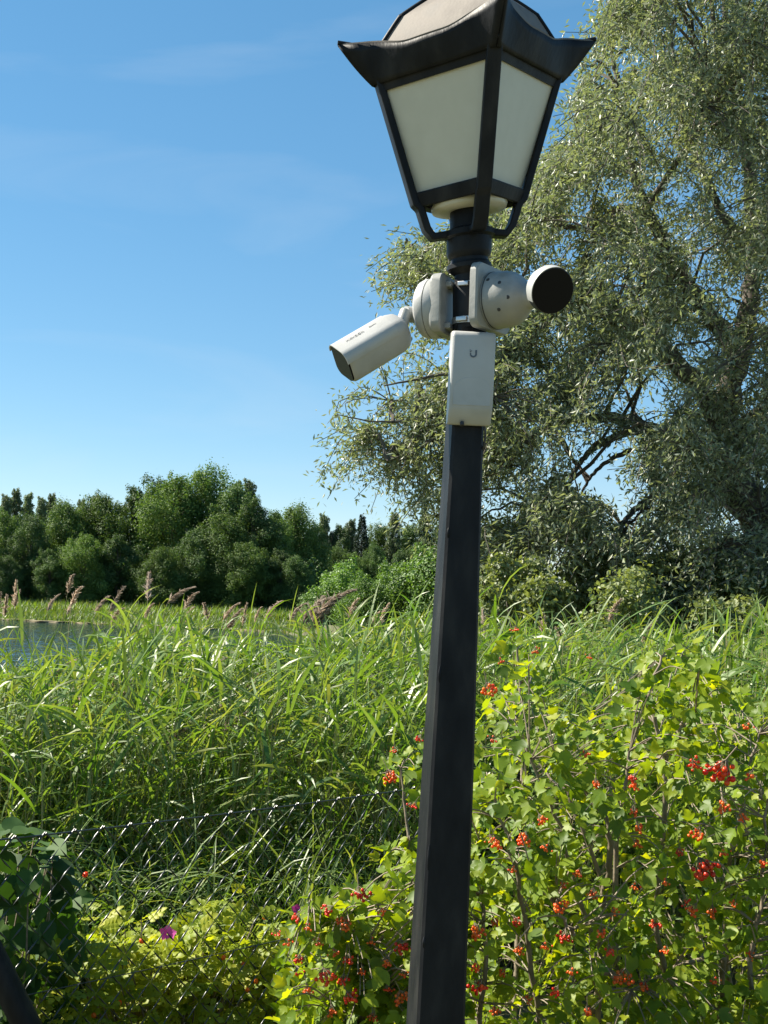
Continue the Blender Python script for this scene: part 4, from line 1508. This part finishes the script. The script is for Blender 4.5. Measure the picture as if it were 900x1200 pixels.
for q, (px, py, Y) in enumerate(PL + PL2):
    src, hr = PROTO[q % 7]
    o = src if src.name not in usedr else copy_tree(src)
    usedr.add(src.name)
    p = at(px, py, Y)
    g = float(ground_z(p[0], Y))
    o.location = (p[0] - .12, Y, g - .02)
    s = (p[2] - g + .02) / hr
    w_ = RNG.uniform(.6, 1.15)
    o.scale = (w_, w_, s)
    o.rotation_euler = (RNG.normal() * .05, RNG.normal() * .06, RNG.normal() * .9)
    if q < len(PL):
        tag(o, 'brown reed plume against the dark far wood, %s plume from the left edge' % rk1[q], 'reed', GR)
    elif q == len(PL):
        tag(o, 'brown reed plume leaning in front of the dark shrubs under the willow', 'reed', 'plumed reeds within the reed bed')
    else:
        tag(o, 'brownish plume low in the green reed bed, %s such from the left edge' % rk2[q - len(PL)], 'reed', 'plumed reeds within the reed bed')
# bare dead stalks, some snapped over
nb = NB()
n = 1250
base, tip, px_ = reed_mass(n, 5.4, 12, .9)
tip[:, :2] += RNG.normal(size=(n, 2)) * .16
tip[:, 2] += RNG.uniform(-.2, .08, n)
stalks(nb, base, tip, RNG.uniform(.002, .0035, n), RNG.random(n))
k_ = RNG.random(n) < .4
stalks(nb, tip[k_], tip[k_] + np.stack([RNG.normal(size=k_.sum()) * .2 + .08, RNG.normal(size=k_.sum()) * .15, RNG.uniform(-.25, .05, k_.sum())], -1), RNG.uniform(.0015, .0025, k_.sum()), RNG.random(k_.sum()))
tag(nb.build('dead_reed_stalks', 'dry_stalk'), 'dry straw coloured reed stalks standing and snapped among the green reeds', kind='stuff')
# two large feathery heads left of the lamp post
for px, py, Y, L, lb in ((352, 733, 8.2, .27, 'large feathery brown reed plume leaning right, left of the biggest one'), (362, 738, 7.8, .36, 'biggest feathery brown reed plume, arching right towards the lamp post')):
    p = at(px, py, Y)
    g = float(ground_z(p[0], Y))
    root = empty('plumed_reed', (p[0], Y, g))
    tag(root, lb, 'reed', 'large feathery reeds')
    nb = NB()
    tube(nb, smooth_path(np.array([[-.12, 0, -.05], [-.10, 0, (p[2] - g) * .5], [0, 0, p[2] - g]]), 8), np.linspace(.005, .0025, 8), 5)
    nb.build('stem', 'reed_stem', root)
    nb = NB()
    make_plume(nb, L, .95, int(px), dens=3.4)
    o = nb.build('plume', 'plume', root)
    o.location = (0, 0, p[2] - g)
    for q in range(4):
        nb = NB()
        a1 = lambda v: np.array([v])
        blades(nb, np.array([[-.08, 0, (p[2] - g) * (.5 + .1 * q)]]), a1(RNG.normal() * .8), a1(1.0), a1(.38), a1(.018), a1(1.3), a1(RNG.random()))
        nb.build('leaf', 'reed_leaf', root)

# ------------------------------------------------------------------ undergrowth between fence and reeds
FA, FB = np.array([at(0, 0, 3.6)[0], 3.6]), np.array([at(470, 0, 4.78)[0], 4.78])
FA = np.array([-1.08, 3.6]); FB = np.array([0.06, 4.78])
fdir = norm(FB - FA)


def behind_fence(X, Y):
    """signed distance behind the fence line"""
    return (X - FA[0]) * -fdir[1] + (Y - FA[1]) * fdir[0]


nb = NB()
n = 72000
Y = RNG.uniform(3.8, 6.2, n)
px_ = RNG.uniform(-200, 1080, n)
X = (px_ - 450) / 1500 * Y
hmax = np.interp(Y, [3.8, 4.4, 4.9, 5.4, 6.2], [.10, .18, .42, .70, .85])
Z = ground_z(X, Y) + hmax * RNG.random(n) ** .6 * (0.75 + .25 * np.sin(X * 7 + Y * 3))
ok = (behind_fence(X, Y) > .12) & ((px_ > 430) | (px_ < 40) | (Y > 4.95))
P = np.stack([X, Y, Z], -1)[ok]
n = len(P)
tv, tf = strip_leaf(.1)
Ms = frames(norm(RNG.normal(size=(n, 3)) + [0, 0, -.1]), norm(rdir(n) + np.array([-.4, -.6, .9]))) * RNG.uniform(.028, .06, n)[:, None, None]
Ms[:, :, 0] *= RNG.uniform(.3, .6, n)[:, None]
scatter(nb, tv, tf, P, Ms, RNG.random(n))
tag(nb.build('undergrowth', 'weed_leaf'), 'tangle of small green weeds behind the wire fence', kind='stuff')
nb = NB()
n = 10800
Y = RNG.uniform(4.75, 6.0, n)
px_ = RNG.uniform(-200, 1080, n)
X = (px_ - 450) / 1500 * Y
B = np.stack([X, Y, ground_z(X, Y)], -1)
ok = behind_fence(X, Y) > .15
B = B[ok]
n = len(B)
blades(nb, B + np.stack([0 * B[:, 0], 0 * B[:, 0], RNG.random(n) * .45], -1), RNG.random(n) * 6.28, RNG.uniform(.7, 1.5, n), RNG.uniform(.2, .5, n), RNG.uniform(.004, .010, n), RNG.uniform(.4, 2, n), RNG.random(n), seg=4, twist=RNG.normal(size=n) * .6)
tag(nb.build('tall_grass', 'reed_leaf'), 'thin grass blades growing among the weeds behind the fence', kind='stuff')

# ------------------------------------------------------------------ chain-link fence
FH = 0.89
fence = empty('chain_link_fence', (FA[0], FA[1], 0))
tag(fence, 'dark green chain-link wire fence sagging across the lower left', 'fence')
PITCH_W = 0.098
HW = PITCH_W / 2


def fz_top(s):
    """the top edge sags a little between posts"""
    return FH - 0.012 * math.sin(max(0, min(1, (s + .2) / 2.4)) * math.pi)


nrow = 2 * int(FH / PITCH_W) + 1
fn = np.array([-fdir[1], fdir[0]])
zz = [FH + 0.003 - q * HW for q in range(nrow + 1)]


def zig(flip):
    P = []
    for q, z in enumerate(zz):
        a = (q % 2) ^ flip
        # each wire hooks round its neighbour: in plan it bows out at the turn
        P.append([a * HW * 1.03, 0.0022 * (1 if a else -1), z])
        if q < len(zz) - 1:
            a2 = a ^ 1
            P.append([(a * .5 + a2 * .5) * HW, -0.0015 if not flip else .0015, z - HW / 2 - .001])
    nb = NB()
    tube(nb, np.array(P), 0.0031, 8)
    return nb.mesh('wire', True)


zigs = [zig(0), zig(1)]
for z_ in zigs: z_.materials.append(M['fence_wire'])
n_w = int(2.75 / HW)
for q in range(-5, n_w):
    o = link('wire', zigs[q % 2], fence)
    s = q * HW
    o.location = (fdir[0] * s, fdir[1] * s, fz_top(s) - FH)
    o.rotation_euler = (0, 0, math.atan2(fdir[1], fdir[0]))
nb = NB()
ss = np.linspace(-.3, 2.8, 40)
tube(nb, np.array([[fdir[0] * s + fn[0] * .004, fdir[1] * s + fn[1] * .004, fz_top(s) - .004] for s in ss]), .0026, 6)
nb.build('top_wire', 'fence_wire', fence, smooth=True)
nb = NB()
tube(nb, np.array([[fdir[0] * s + fn[0] * .004, fdir[1] * s + fn[1] * .004, fz_top(s) - .45] for s in ss]), .0018, 6)
nb.build('line_wire', 'fence_wire', fence, smooth=True)
for s in (-.32, 2.45):
    nb = NB()
    x_, y_ = fdir * s - fn * -.03
    lathe(nb, [(0, -.3), (.021, -.3), (.021, .97), (.018, .985), (0, .99)], 16, c=(x_, y_, 0))
    nb.build('post', 'black_paint', fence, smooth=False)
nb = NB()
a = at(-60, 1020, 3.34) - np.array([FA[0], FA[1], 0])
b_ = at(62, 1262, 3.40) - np.array([FA[0], FA[1], 0])
b_ = a + (b_ - a) * 1.9
tube(nb, np.array([a, b_]), .036, 14)
nb.build('brace', 'black_paint', fence, smooth=True)


# ------------------------------------------------------------------ near plants
def lobed_leaf():
    """three-lobed leaf about as wide as long, base at the origin, along +y, cupped and wavy"""
    half = [(0.0, 0.02), (0.16, 0.0), (0.34, 0.10), (0.50, 0.34), (0.55, 0.52), (0.38, 0.50), (0.27, 0.52), (0.28, 0.66), (0.17, 0.84), (0.0, 1.0)]
    R_ = np.array(half)
    sp_ = np.array([[0, .02], [0, .3], [0, .55], [0, .8], [0, 1.0]])
    V = []
    for x, y in half[1:-1]:
        V.append([x, y, .10 * x - .22 * x * x - .10 * y * y + .03 * math.sin(9 * y)])
    for x, y in half[1:-1]:
        V.append([-x, y, .10 * x - .22 * x * x - .10 * y * y + .03 * math.sin(9 * y + 1)])
    for x, y in sp_:
        V.append([0, y, -.10 * y * y - .03])
    # petiole end
    k = 16
    tri = []
    rt = [0, 1, 2, 3, 4, 5, 6, 7]
    ax_ = [k, k, k + 1, k + 1, k + 1, k + 2, k + 2, k + 3]
    for side, off in ((0, 0), (1, 8)):
        for q in range(7):
            a, b_ = rt[q] + off, rt[q + 1] + off
            t_ = [ax_[q], a, b_] if side == 0 else [ax_[q], b_, a]
            tri.append(t_)
            if ax_[q + 1] != ax_[q]:
                tri.append([ax_[q], b_, ax_[q + 1]] if side == 0 else [ax_[q], ax_[q + 1], b_])
        tri.append([k + 3, 7 + off, k + 4] if side == 0 else [k + 3, k + 4, 7 + off])
    return np.array(V), np.array(tri)


def oval_leaf(fold=.12, curl=.15):
    V = [[0, 0, 0], [.22, .25, fold * .5], [.30, .5, fold], [.2, .8, fold * .4 - curl * .5], [0, 1, -curl], [-.2, .8, fold * .4 - curl * .5], [-.30, .5, fold], [-.22, .25, fold * .5], [0, .4, 0], [0, .75, -curl * .4]]
    F = [[0, 1, 8], [1, 2, 8], [2, 9, 8], [2, 3, 9], [3, 4, 9], [4, 5, 9], [5, 6, 9], [6, 8, 9], [6, 7, 8], [7, 0, 8]]
    return np.array(V), np.array(F)


def rose_leaf():
    v, f = oval_leaf()
    Vs, Fs = [], []
    for y, sgn in ((.30, 1), (.30, -1), (.52, 1), (.52, -1), (.74, 1), (.74, -1), (.86, 0)):
        s = .34 if sgn else .38
        a = sgn * 1.05
        x = v[:, 0] * s * 1.25
        yy = v[:, 1] * s
        c, s_ = math.cos(-a), math.sin(-a)
        Vs.append(np.stack([x * c - yy * s_, x * s_ + yy * c + y, v[:, 2] * s - .12 * y * y], -1))
        Fs.append(f + 10 * len(Fs))
    return np.concatenate(Vs), np.concatenate(Fs)


def heart_leaf():
    half = [(.12, -.06), (.30, -.05), (.46, .14), (.50, .36), (.40, .62), (.20, .86)]
    V = [[0, 0.02, 0]] + [[x, y, .12 * x - .25 * x * x - .1 * y * y + .02 * math.sin(11 * y)] for x, y in half] + [[0, 1.05, -.14]] + [[-x, y, .12 * x - .25 * x * x - .1 * y * y + .02 * math.sin(11 * y + 2)] for x, y in half[::-1]] + [[0, .45, -.05]]
    n = len(V) - 1
    F = [[n, i_, (i_ + 1) % n] for i_ in range(n)]
    return np.array(V), np.array(F)


def tmesh(name, tpl, mat):
    nb = NB()
    nb.add(tpl[0], tpl[1])
    me = nb.mesh(name, True)
    me.materials.append(M[mat])
    return me


def leaf_parts(parent, base, tpl_list, P, Ms, mat, n_parts, foliage_name):
    """the leaves that show largest become parts of their own, the rest one mass"""
    px = to_px(P)
    size = np.abs(np.linalg.det(Ms)) ** (1 / 3) / np.maximum(P[:, 1], .5)
    vis = (px[:, 0] > -20) & (px[:, 0] < 920) & (px[:, 1] > 0) & (px[:, 1] < 1220)
    # frontmost leaf of every small patch of the picture
    cell = (px // 20).astype(int)
    best = {}
    for q in np.where(vis)[0]:
        c = (cell[q, 0], cell[q, 1])
        if c not in best or P[q, 1] < P[best[c], 1]:
            best[c] = q
    cand = np.array(sorted(best.values(), key=lambda q: -size[q])[:n_parts])
    mask = np.zeros(len(P), bool)
    mask[cand] = True
    mes = [tmesh('leaf', t_, mat) for t_ in tpl_list]
    for q in cand:
        o = link('leaf', mes[q % len(mes)], parent)
        m4 = Matrix.Identity(4)
        for a in range(3):
            for b2 in range(3):
                m4[a][b2] = Ms[q, a, b2]
            m4[a][3] = P[q, a] - base[a]
        o.matrix_basis = m4
    nb = NB()
    rest = np.where(~mask)[0]
    for q, t_ in enumerate(tpl_list):
        s = rest[rest % len(tpl_list) == q]
        scatter(nb, t_[0], t_[1], P[s], Ms[s], RNG.random(len(s)))
    o = nb.build(foliage_name, mat, parent, base, smooth=True)
    o['kind'] = 'stuff'


# berry positions in the picture: x, y, size, tone (1 red, 0 orange)
BER = [(843, 903, 15, 1), (816, 897, 9, 1), (878, 908, 7, 0), (848, 946, 9, 0), (873, 957, 8, 0), (817, 979, 9, 0), (827, 1018, 13, 1), (797, 999, 7, 1), (747, 970, 8, 0), (745, 989, 7, 0), (741, 913, 7, 1), (744, 951, 7, 0), (613, 984, 9, 0), (580, 989, 8, 0), (679, 1023, 7, 0), (661, 1038, 6, 0), (657, 1062, 9, 0), (606, 1081, 8, 1), (581, 1080, 7, 0), (559, 1093, 10, 0), (660, 1099, 9, 1), (706, 1093, 8, 0), (608, 1113, 7, 0), (556, 1133, 8, 0), (561, 1159, 10, 1), (650, 1164, 8, 1), (714, 1116, 8, 1), (730, 1147, 11, 0), (756, 1155, 8, 0), (767, 1084, 8, 1), (805, 1057, 6, 1), (812, 1066, 8, 0), (833, 1068, 8, 0), (635, 961, 7, 0), (695, 1047, 7, 0),
       (574, 809, 9, 0), (604, 738, 5, 1), (629, 763, 6, 0), (587, 775, 5, 0), (575, 985, 6, 0), (490, 866, 6, 1), (458, 911, 9, 0), (484, 945, 6, 1), (462, 880, 5, 0), (640, 995, 6, 0), (690, 770, 4, 0), (686, 885, 6, 0), (577, 867, 6, 0), (700, 918, 7, 0), (742, 920, 7, 0), (876, 852, 6, 0), (850, 1000, 6, 0),
       (423, 1050, 10, 1), (383, 1068, 8, 1), (346, 1076, 7, 1), (360, 1087, 6, 0), (325, 1095, 6, 1), (403, 1083, 9, 0), (349, 1125, 7, 1), (350, 1141, 6, 1), (409, 1126, 8, 1), (381, 1147, 11, 1), (402, 1150, 8, 1), (413, 1170, 10, 1), (470, 1112, 10, 1), (471, 1170, 9, 0), (474, 1142, 6, 0), (338, 1106, 6, 0), (435, 1103, 6, 0), (437, 1192, 7, 0), (880, 1120, 6, 0), (838, 1150, 6, 0), (690, 1185, 7, 0), (780, 1115, 6, 0), (895, 1010, 7, 0), (600, 1020, 6, 0), (372, 1105, 6, 0), (392, 1118, 6, 0), (448, 1070, 6, 0), (455, 1128, 7, 0), (425, 1140, 6, 0), (360, 1160, 7, 0), (390, 1185, 7, 0), (455, 1160, 6, 1), (590, 1140, 7, 0), (620, 1170, 7, 0), (580, 1185, 7, 0), (670, 1140, 6, 0), (640, 1110, 6, 0), (745, 1040, 6, 0), (780, 1035, 6, 0), (720, 1070, 6, 0), (860, 1060, 6, 0), (885, 1080, 6, 0)]
BER = np.array(BER, float)

vb = np.array([0.55, 3.95, 0.0])
vib = empty('viburnum_bush', vb)
tag(vib, 'tall viburnum bush with lobed leaves and red berry clusters behind lamp post', 'bush')
TOPV = ([-40, 560, 575, 590, 605, 625, 640, 665, 700, 730, 760, 790, 815, 845, 870, 900, 980], [900, 880, 800, 752, 738, 745, 812, 838, 842, 800, 768, 750, 752, 768, 800, 822, 830])
TOPL = ([300, 325, 360, 400, 440, 470, 500, 560], [1180, 1100, 1062, 1045, 1035, 1010, 985, 900])


def vib_points(n):
    out = []
    while sum(map(len, out)) < n:
        px_ = RNG.uniform(330, 985, n)
        Y = RNG.uniform(3.25, 4.5, n)
        top = np.where(px_ > 560, np.interp(px_, *TOPV), np.interp(px_, *TOPL))
        # sprigs with berries on the left of the post, reaching higher
        spr = (np.abs(px_ - 468) < 26) & (RNG.random(n) < .22)
        top = np.where(spr, 870, top)
        Y = np.where(spr, RNG.uniform(4.1, 4.6, n), Y)
        Y = np.where((px_ < 540) & ~spr, RNG.uniform(3.0, 3.6, n), Y)
        py = top + (1290 - top) * RNG.random(n) ** 1.05 + 6
        # rounded front: the top leans back
        f = (py - top) / 400
        Y = Y + np.where(px_ > 540, np.clip(.35 - f, 0, .35), 0)
        p = np.array([at(a, b_, c) for a, b_, c in zip(px_, py, Y)])
        dens = 0.62 + 0.5 * np.sin(px_ * .045 + 1) * np.sin(py * .04 + Y * 4)
        gap = (px_ > 560) & (px_ < 730) & (py < 870) & (RNG.random(n) < .35)
        ok = (p[:, 2] > .05) & (RNG.random(n) < dens) & ~gap
        out.append(p[ok])
    return np.concatenate(out)[:n]


# main stems
stems = NB()
vnodes = []
ST = [[(700, 1240, 3.75), (690, 1100, 3.7), (660, 980, 3.65), (622, 890, 3.6)], [(690, 1240, 3.8), (705, 1060, 3.75), (672, 950, 3.75), (640, 905, 3.8)], [(720, 1240, 3.7), (722, 1000, 3.6), (735, 905, 3.6), (738, 880, 3.6)], [(705, 1060, 3.75), (716, 985, 3.7), (690, 930, 3.7), (650, 885, 3.75)],
      [(790, 1250, 3.9), (770, 1080, 3.8), (780, 900, 3.8), (762, 820, 3.8), (775, 770, 3.85)], [(775, 900, 3.8), (800, 850, 3.75), (815, 835, 3.75)], [(830, 1260, 3.8), (850, 1130, 3.6), (800, 1130, 3.5), (740, 1160, 3.45)], [(860, 1250, 4), (850, 1080, 3.9), (870, 940, 3.8), (890, 860, 3.8)], [(640, 1250, 3.7), (620, 1100, 3.6), (600, 1000, 3.55), (575, 930, 3.6)],
      [(600, 1260, 3.9), (612, 1000, 4.1), (612, 850, 4.2), (606, 760, 4.25)], [(420, 1260, 3.4), (430, 1150, 3.3), (400, 1080, 3.25), (360, 1060, 3.25)], [(480, 1260, 3.4), (470, 1130, 3.35), (440, 1060, 3.35)], [(480, 1240, 4.2), (478, 1000, 4.35), (470, 900, 4.4)], [(900, 1260, 3.7), (880, 1150, 3.55), (893, 1050, 3.5), (900, 940, 3.5)], [(560, 1250, 3.6), (570, 1120, 3.5), (556, 1000, 3.6)], [(735, 1150, 3.5), (690, 1120, 3.45), (650, 1060, 3.4)]]
for L in ST:
    P = np.array([at(*p) for p in L])
    g0 = P[0].copy()
    if L[0][1] >= 1240:
        P = np.concatenate([[[vb[0] * .35 + g0[0] * .65, g0[1] * .7 + vb[1] * .3, -.03]], P])
    sp = smooth_path(P, 22)
    sp[1:-1] += RNG.normal(size=(20, 3)) * .005
    nb = NB()
    tube(nb, sp, np.linspace(.0115, .0035, 22), 7)
    nb.build('branch', 'twig', vib, vb, smooth=True)
    vnodes.append(sp[6:])
vnodes = np.concatenate(vnodes)
TW = vib_points(1900)
VP, VD, VN, VS = [], [], [], []
tw = NB()
for t in TW:
    d = np.linalg.norm(vnodes - t, axis=1) + .6 * np.maximum(0, vnodes[:, 2] - t[2])
    a = vnodes[d.argmin()]
    L = t - a
    dist = np.linalg.norm(L)
    if dist > .26:
        a = t - L / dist * .17 - np.array([0, 0, .07])
        dist = .18
    sp = smooth_path(np.array([a, a * .45 + t * .55 + [0, 0, .12 * dist], t]), 7)
    tube(tw, sp, np.linspace(.0026, .0012, 7), 4, cap=False)
    ax_ = norm(sp[-1] - sp[-3])
    for pair in range(RNG.integers(2, 5)):
        f = 6 - pair * 1.35
        i0 = int(f)
        pos = sp[i0] + (sp[min(i0 + 1, 6)] - sp[i0]) * (f - i0)
        s0 = norm(np.cross(ax_, RNG.normal(size=3)))
        for sg in (1, -1):
            dd = norm(s0 * sg + ax_ * .5 + np.array([0, 0, -.25]) + RNG.normal(size=3) * .25)
            VP.append(pos + dd * RNG.uniform(.008, .022))
            VD.append(dd)
            VN.append(norm(np.array([-.40, -.50, .85]) + RNG.normal(size=3) * .42))
            VS.append(RNG.uniform(.022, .054) * (1 - .05 * pair))
tw.build('twigs', 'twig', vib, vb)
VP, VD, VN, VS = map(np.array, (VP, VD, VN, VS))
# leave the berry clusters in view
lp = to_px(VP + VD * VS[:, None] * .5)
bpos = []
keep = np.ones(len(VP), bool)
for (bx, by, bs, tone) in BER:
    near = (np.hypot(lp[:, 0] - bx, lp[:, 1] - by) < 45)
    Yf = np.percentile(VP[near, 1], 9) if near.sum() > 5 else 3.6
    Yf = max(3.05, Yf)
    bpos.append(at(bx, by, Yf))
    keep &= ~((np.hypot(lp[:, 0] - bx, lp[:, 1] - by) < bs + 9) & (VP[:, 1] < Yf + .03))
VP, VD, VN, VS = VP[keep], VD[keep], VN[keep], VS[keep]
lv = lobed_leaf()
lv2 = (lv[0] * [.85, 1.05, 1.6], lv[1])
lv3 = (np.stack([lv[0][:, 0] * .9, lv[0][:, 1], lv[0][:, 2] + .25 * np.abs(lv[0][:, 0])], -1), lv[1])
Ms = frames(VD, VN) * VS[:, None, None]
leaf_parts(vib, vb, [lv, lv2, lv3], VP, Ms, 'viburnum_leaf', 300, 'foliage')

# berries
ico = bmesh.new()
bmesh.ops.create_icosphere(ico, subdivisions=2, radius=1)
IV = np.array([v.co[:] for v in ico.verts])
IF = np.array([[v.index for v in f.verts] for f in ico.faces])
ico.free()


def berry_mesh(n, mat, seed):
    rg = np.random.default_rng(seed)
    nb = NB()
    P = []
    tries = 0
    while len(P) < n and tries < 4000:
        tries += 1
        p = rg.normal(size=3) * np.array([.42, .42, .26])
        if np.linalg.norm(p / [1, 1, .6]) > 1: continue
        if all(np.linalg.norm(p - q_) > .26 for q_ in P):
            P.append(p)
    for p in P:
        s = rg.uniform(.14, .18)
        nb.add(IV * s * [1, 1, 1.08] + p, IF, rg.random())
    me = nb.mesh('berry_cluster', True)
    me.materials.append(M[mat])
    st = NB()
    for p in P:
        tube(st, np.array([[0, 0, .9], [p[0] * .6, p[1] * .6, p[2] * .5 + .45], p + [0, 0, .1]]), .025, 3, cap=False)
    tube(st, np.array([[.1, .2, 1.9], [0, 0, .9]]), .04, 4, cap=False)
    sm = st.mesh('stalk', True)
    sm.materials.append(M['twig'])
    return me, sm


BM = [[berry_mesh(n_, 'berry_orange' if t_ == 0 else 'berry', 300 + n_ * 3 + t_) for n_ in (9, 12, 16, 24)] for t_ in (0, 1)]
for (bx, by, bs, tone), p in zip(BER, bpos):
    k = 0 if bs < 7 else 1 if bs < 9 else 2 if bs < 13 else 3
    me, sm = BM[int(tone)][k]
    s = bs * 1.3 / 1500 * p[1] / (1.0 if k < 3 else .95)
    o = link('berry_cluster', me, vib)
    o.location = Vector(p - vb)
    o.scale = (s, s, s)
    o.rotation_euler = (RNG.normal() * .35, RNG.normal() * .35, RNG.random() * 6.28)
    o2 = link('stalk', sm, o)

# rose bush behind the fence
rb = np.array([-.72, 4.55, 0.0])
rose = empty('rose_bush', rb)
tag(rose, 'low yellow green rose bush with pink flowers behind the wire fence', 'bush')
TOPR = ([40, 80, 110, 150, 185, 215, 250, 285, 320, 360, 400], [1130, 1112, 1098, 1082, 1100, 1092, 1062, 1068, 1088, 1090, 1110])
n = 2500
px_ = RNG.uniform(30, 410, n)
fY = FA[1] + (FB[1] - FA[1]) * np.clip(px_ / 470, 0, 1.2)
Y = fY + RNG.uniform(.10, .75, n)
top = np.interp(px_, *TOPR) + 24 - 46 * np.maximum(0, np.sin(px_ * .19 + 1.0) * np.sin(px_ * .083 + Y * 9)) - 10 * np.sin(px_ * .43)
py = top + (1260 - top) * RNG.random(n) ** 1.25 + RNG.normal(size=n) * 7
P = np.array([at(a, b_, c) for a, b_, c in zip(px_, py, Y)])
P = P[P[:, 2] > .03]
stem = NB()
for k in range(0, len(P), 9):
    t = P[k]
    b0 = np.array([rb[0] + (t[0] - rb[0]) * .55 + RNG.normal() * .04, rb[1] + (t[1] - rb[1]) * .5, -.03])
    tube(stem, smooth_path(np.array([b0, b0 * .5 + t * .5 + [0, 0, .03], t]), 6), np.linspace(.005, .0018, 6), 4, cap=False)
stem.build('stems', 'twig', rose, rb)
n = len(P)
D = norm(RNG.normal(size=(n, 3)) * [1, 1, .3] + [0, -.2, .25])
Nn = norm(np.array([-.40, -.60, .85]) + RNG.normal(size=(n, 3)) * .35)
Ms = frames(D, Nn) * RNG.uniform(.055, .095, n)[:, None, None]
leaf_parts(rose, rb, [rose_leaf()], P, Ms, 'rose_leaf', 200, 'foliage')


def flower_mesh():
    nb = NB()
    v, f = heart_leaf()
    for q in range(5):
        a = q * 2 * math.pi / 5
        c, s = math.cos(a), math.sin(a)
        w_ = np.stack([v[:, 0] * .9, v[:, 1] * .8 + .06, v[:, 2] + .35 * v[:, 1]], -1)
        nb.add(np.stack([w_[:, 0] * c - w_[:, 1] * s, w_[:, 0] * s + w_[:, 1] * c, w_[:, 2]], -1), f, q * .2)
    me = nb.mesh('flower', True)
    me.materials.append(M['petal'])
    return me


fm = flower_mesh()
for bx, by, s in ((196, 1095, .034), (348, 1067, .026)):
    p = at(bx, by, FA[1] + (FB[1] - FA[1]) * bx / 470 + .13)
    o = link('flower', fm, rose)
    o.location = Vector(p - rb)
    o.scale = (s, s, s)
    o.rotation_euler = (R(48), R(10), .3)
hip = NB()
lathe(hip, [(0, -1), (.6, -.8), (1, -.1), (.85, .6), (.3, .95), (.25, 1.1), (0, 1.1)], 12)
hm = hip.mesh('rose_hip', True)
hm.materials.append(M['berry_orange'])
for bx, by in ((88, 1138), (140, 1175), (166, 1103), (285, 1130), (262, 1122), (300, 1150), (290, 1160), (100, 1025), (110, 1190), (310, 1075)):
    p = at(bx, by, FA[1] + (FB[1] - FA[1]) * bx / 470 + .12)
    o = link('rose_hip', hm, rose)
    o.location = Vector(p - rb)
    o.scale = (.008, .008, .009)
    o.rotation_euler = (RNG.normal() * .5, RNG.normal() * .5, 0)

# broad-leaved climber at the left edge
cb = np.array([-1.22, 3.85, 0.0])
clim = empty('climbing_plant', cb)
tag(clim, 'broad-leaved climber with shade painted dark into its leaves, behind the fence at the left edge', 'plant')
n = 420
px_ = RNG.uniform(-130, 90, n)
Y = np.interp(px_, [-130, 0, 100], [3.35, 3.62, 3.88]) + RNG.uniform(.05, .36, n)
top = np.interp(px_, [-130, -60, 0, 45, 70, 90], [1040, 975, 950, 958, 985, 1030])
py = top + (1280 - top) * RNG.random(n) ** 1.1 + 12
P = np.array([at(a, b_, c) for a, b_, c in zip(px_, py, Y)])
st_ = NB()
for k in range(0, n, 7):
    b0 = np.array([cb[0] + (P[k, 0] - cb[0]) * .6, P[k, 1], -.03])
    tube(st_, smooth_path(np.array([b0, b0 * .5 + P[k] * .5 + RNG.normal(size=3) * .03, P[k]]), 7), np.linspace(.005, .002, 7), 4, cap=False)
st_.build('stems', 'twig', clim, cb)
D = norm(RNG.normal(size=(n, 3)) * [.6, .5, .3] + [.15, -.25, -.75])
Nn = norm(np.array([-.1, -.75, .55]) + RNG.normal(size=(n, 3)) * .35)
tl = (py - top) < 45
Nn[tl] = norm(np.array([-.2, .1, 1.0]) + RNG.normal(size=(tl.sum(), 3)) * .3)
D[tl] = norm(RNG.normal(size=(tl.sum(), 3)) * [1, 1, .2] + [.3, -.3, 0])
Ms = frames(D, Nn) * RNG.uniform(.055, .09, n)[:, None, None]
h1 = heart_leaf()
leaf_parts(clim, cb, [h1, (h1[0] * [.85, 1.1, 1.5], h1[1])], P, Ms, 'vine_leaf_shade_dark', 120, 'foliage')
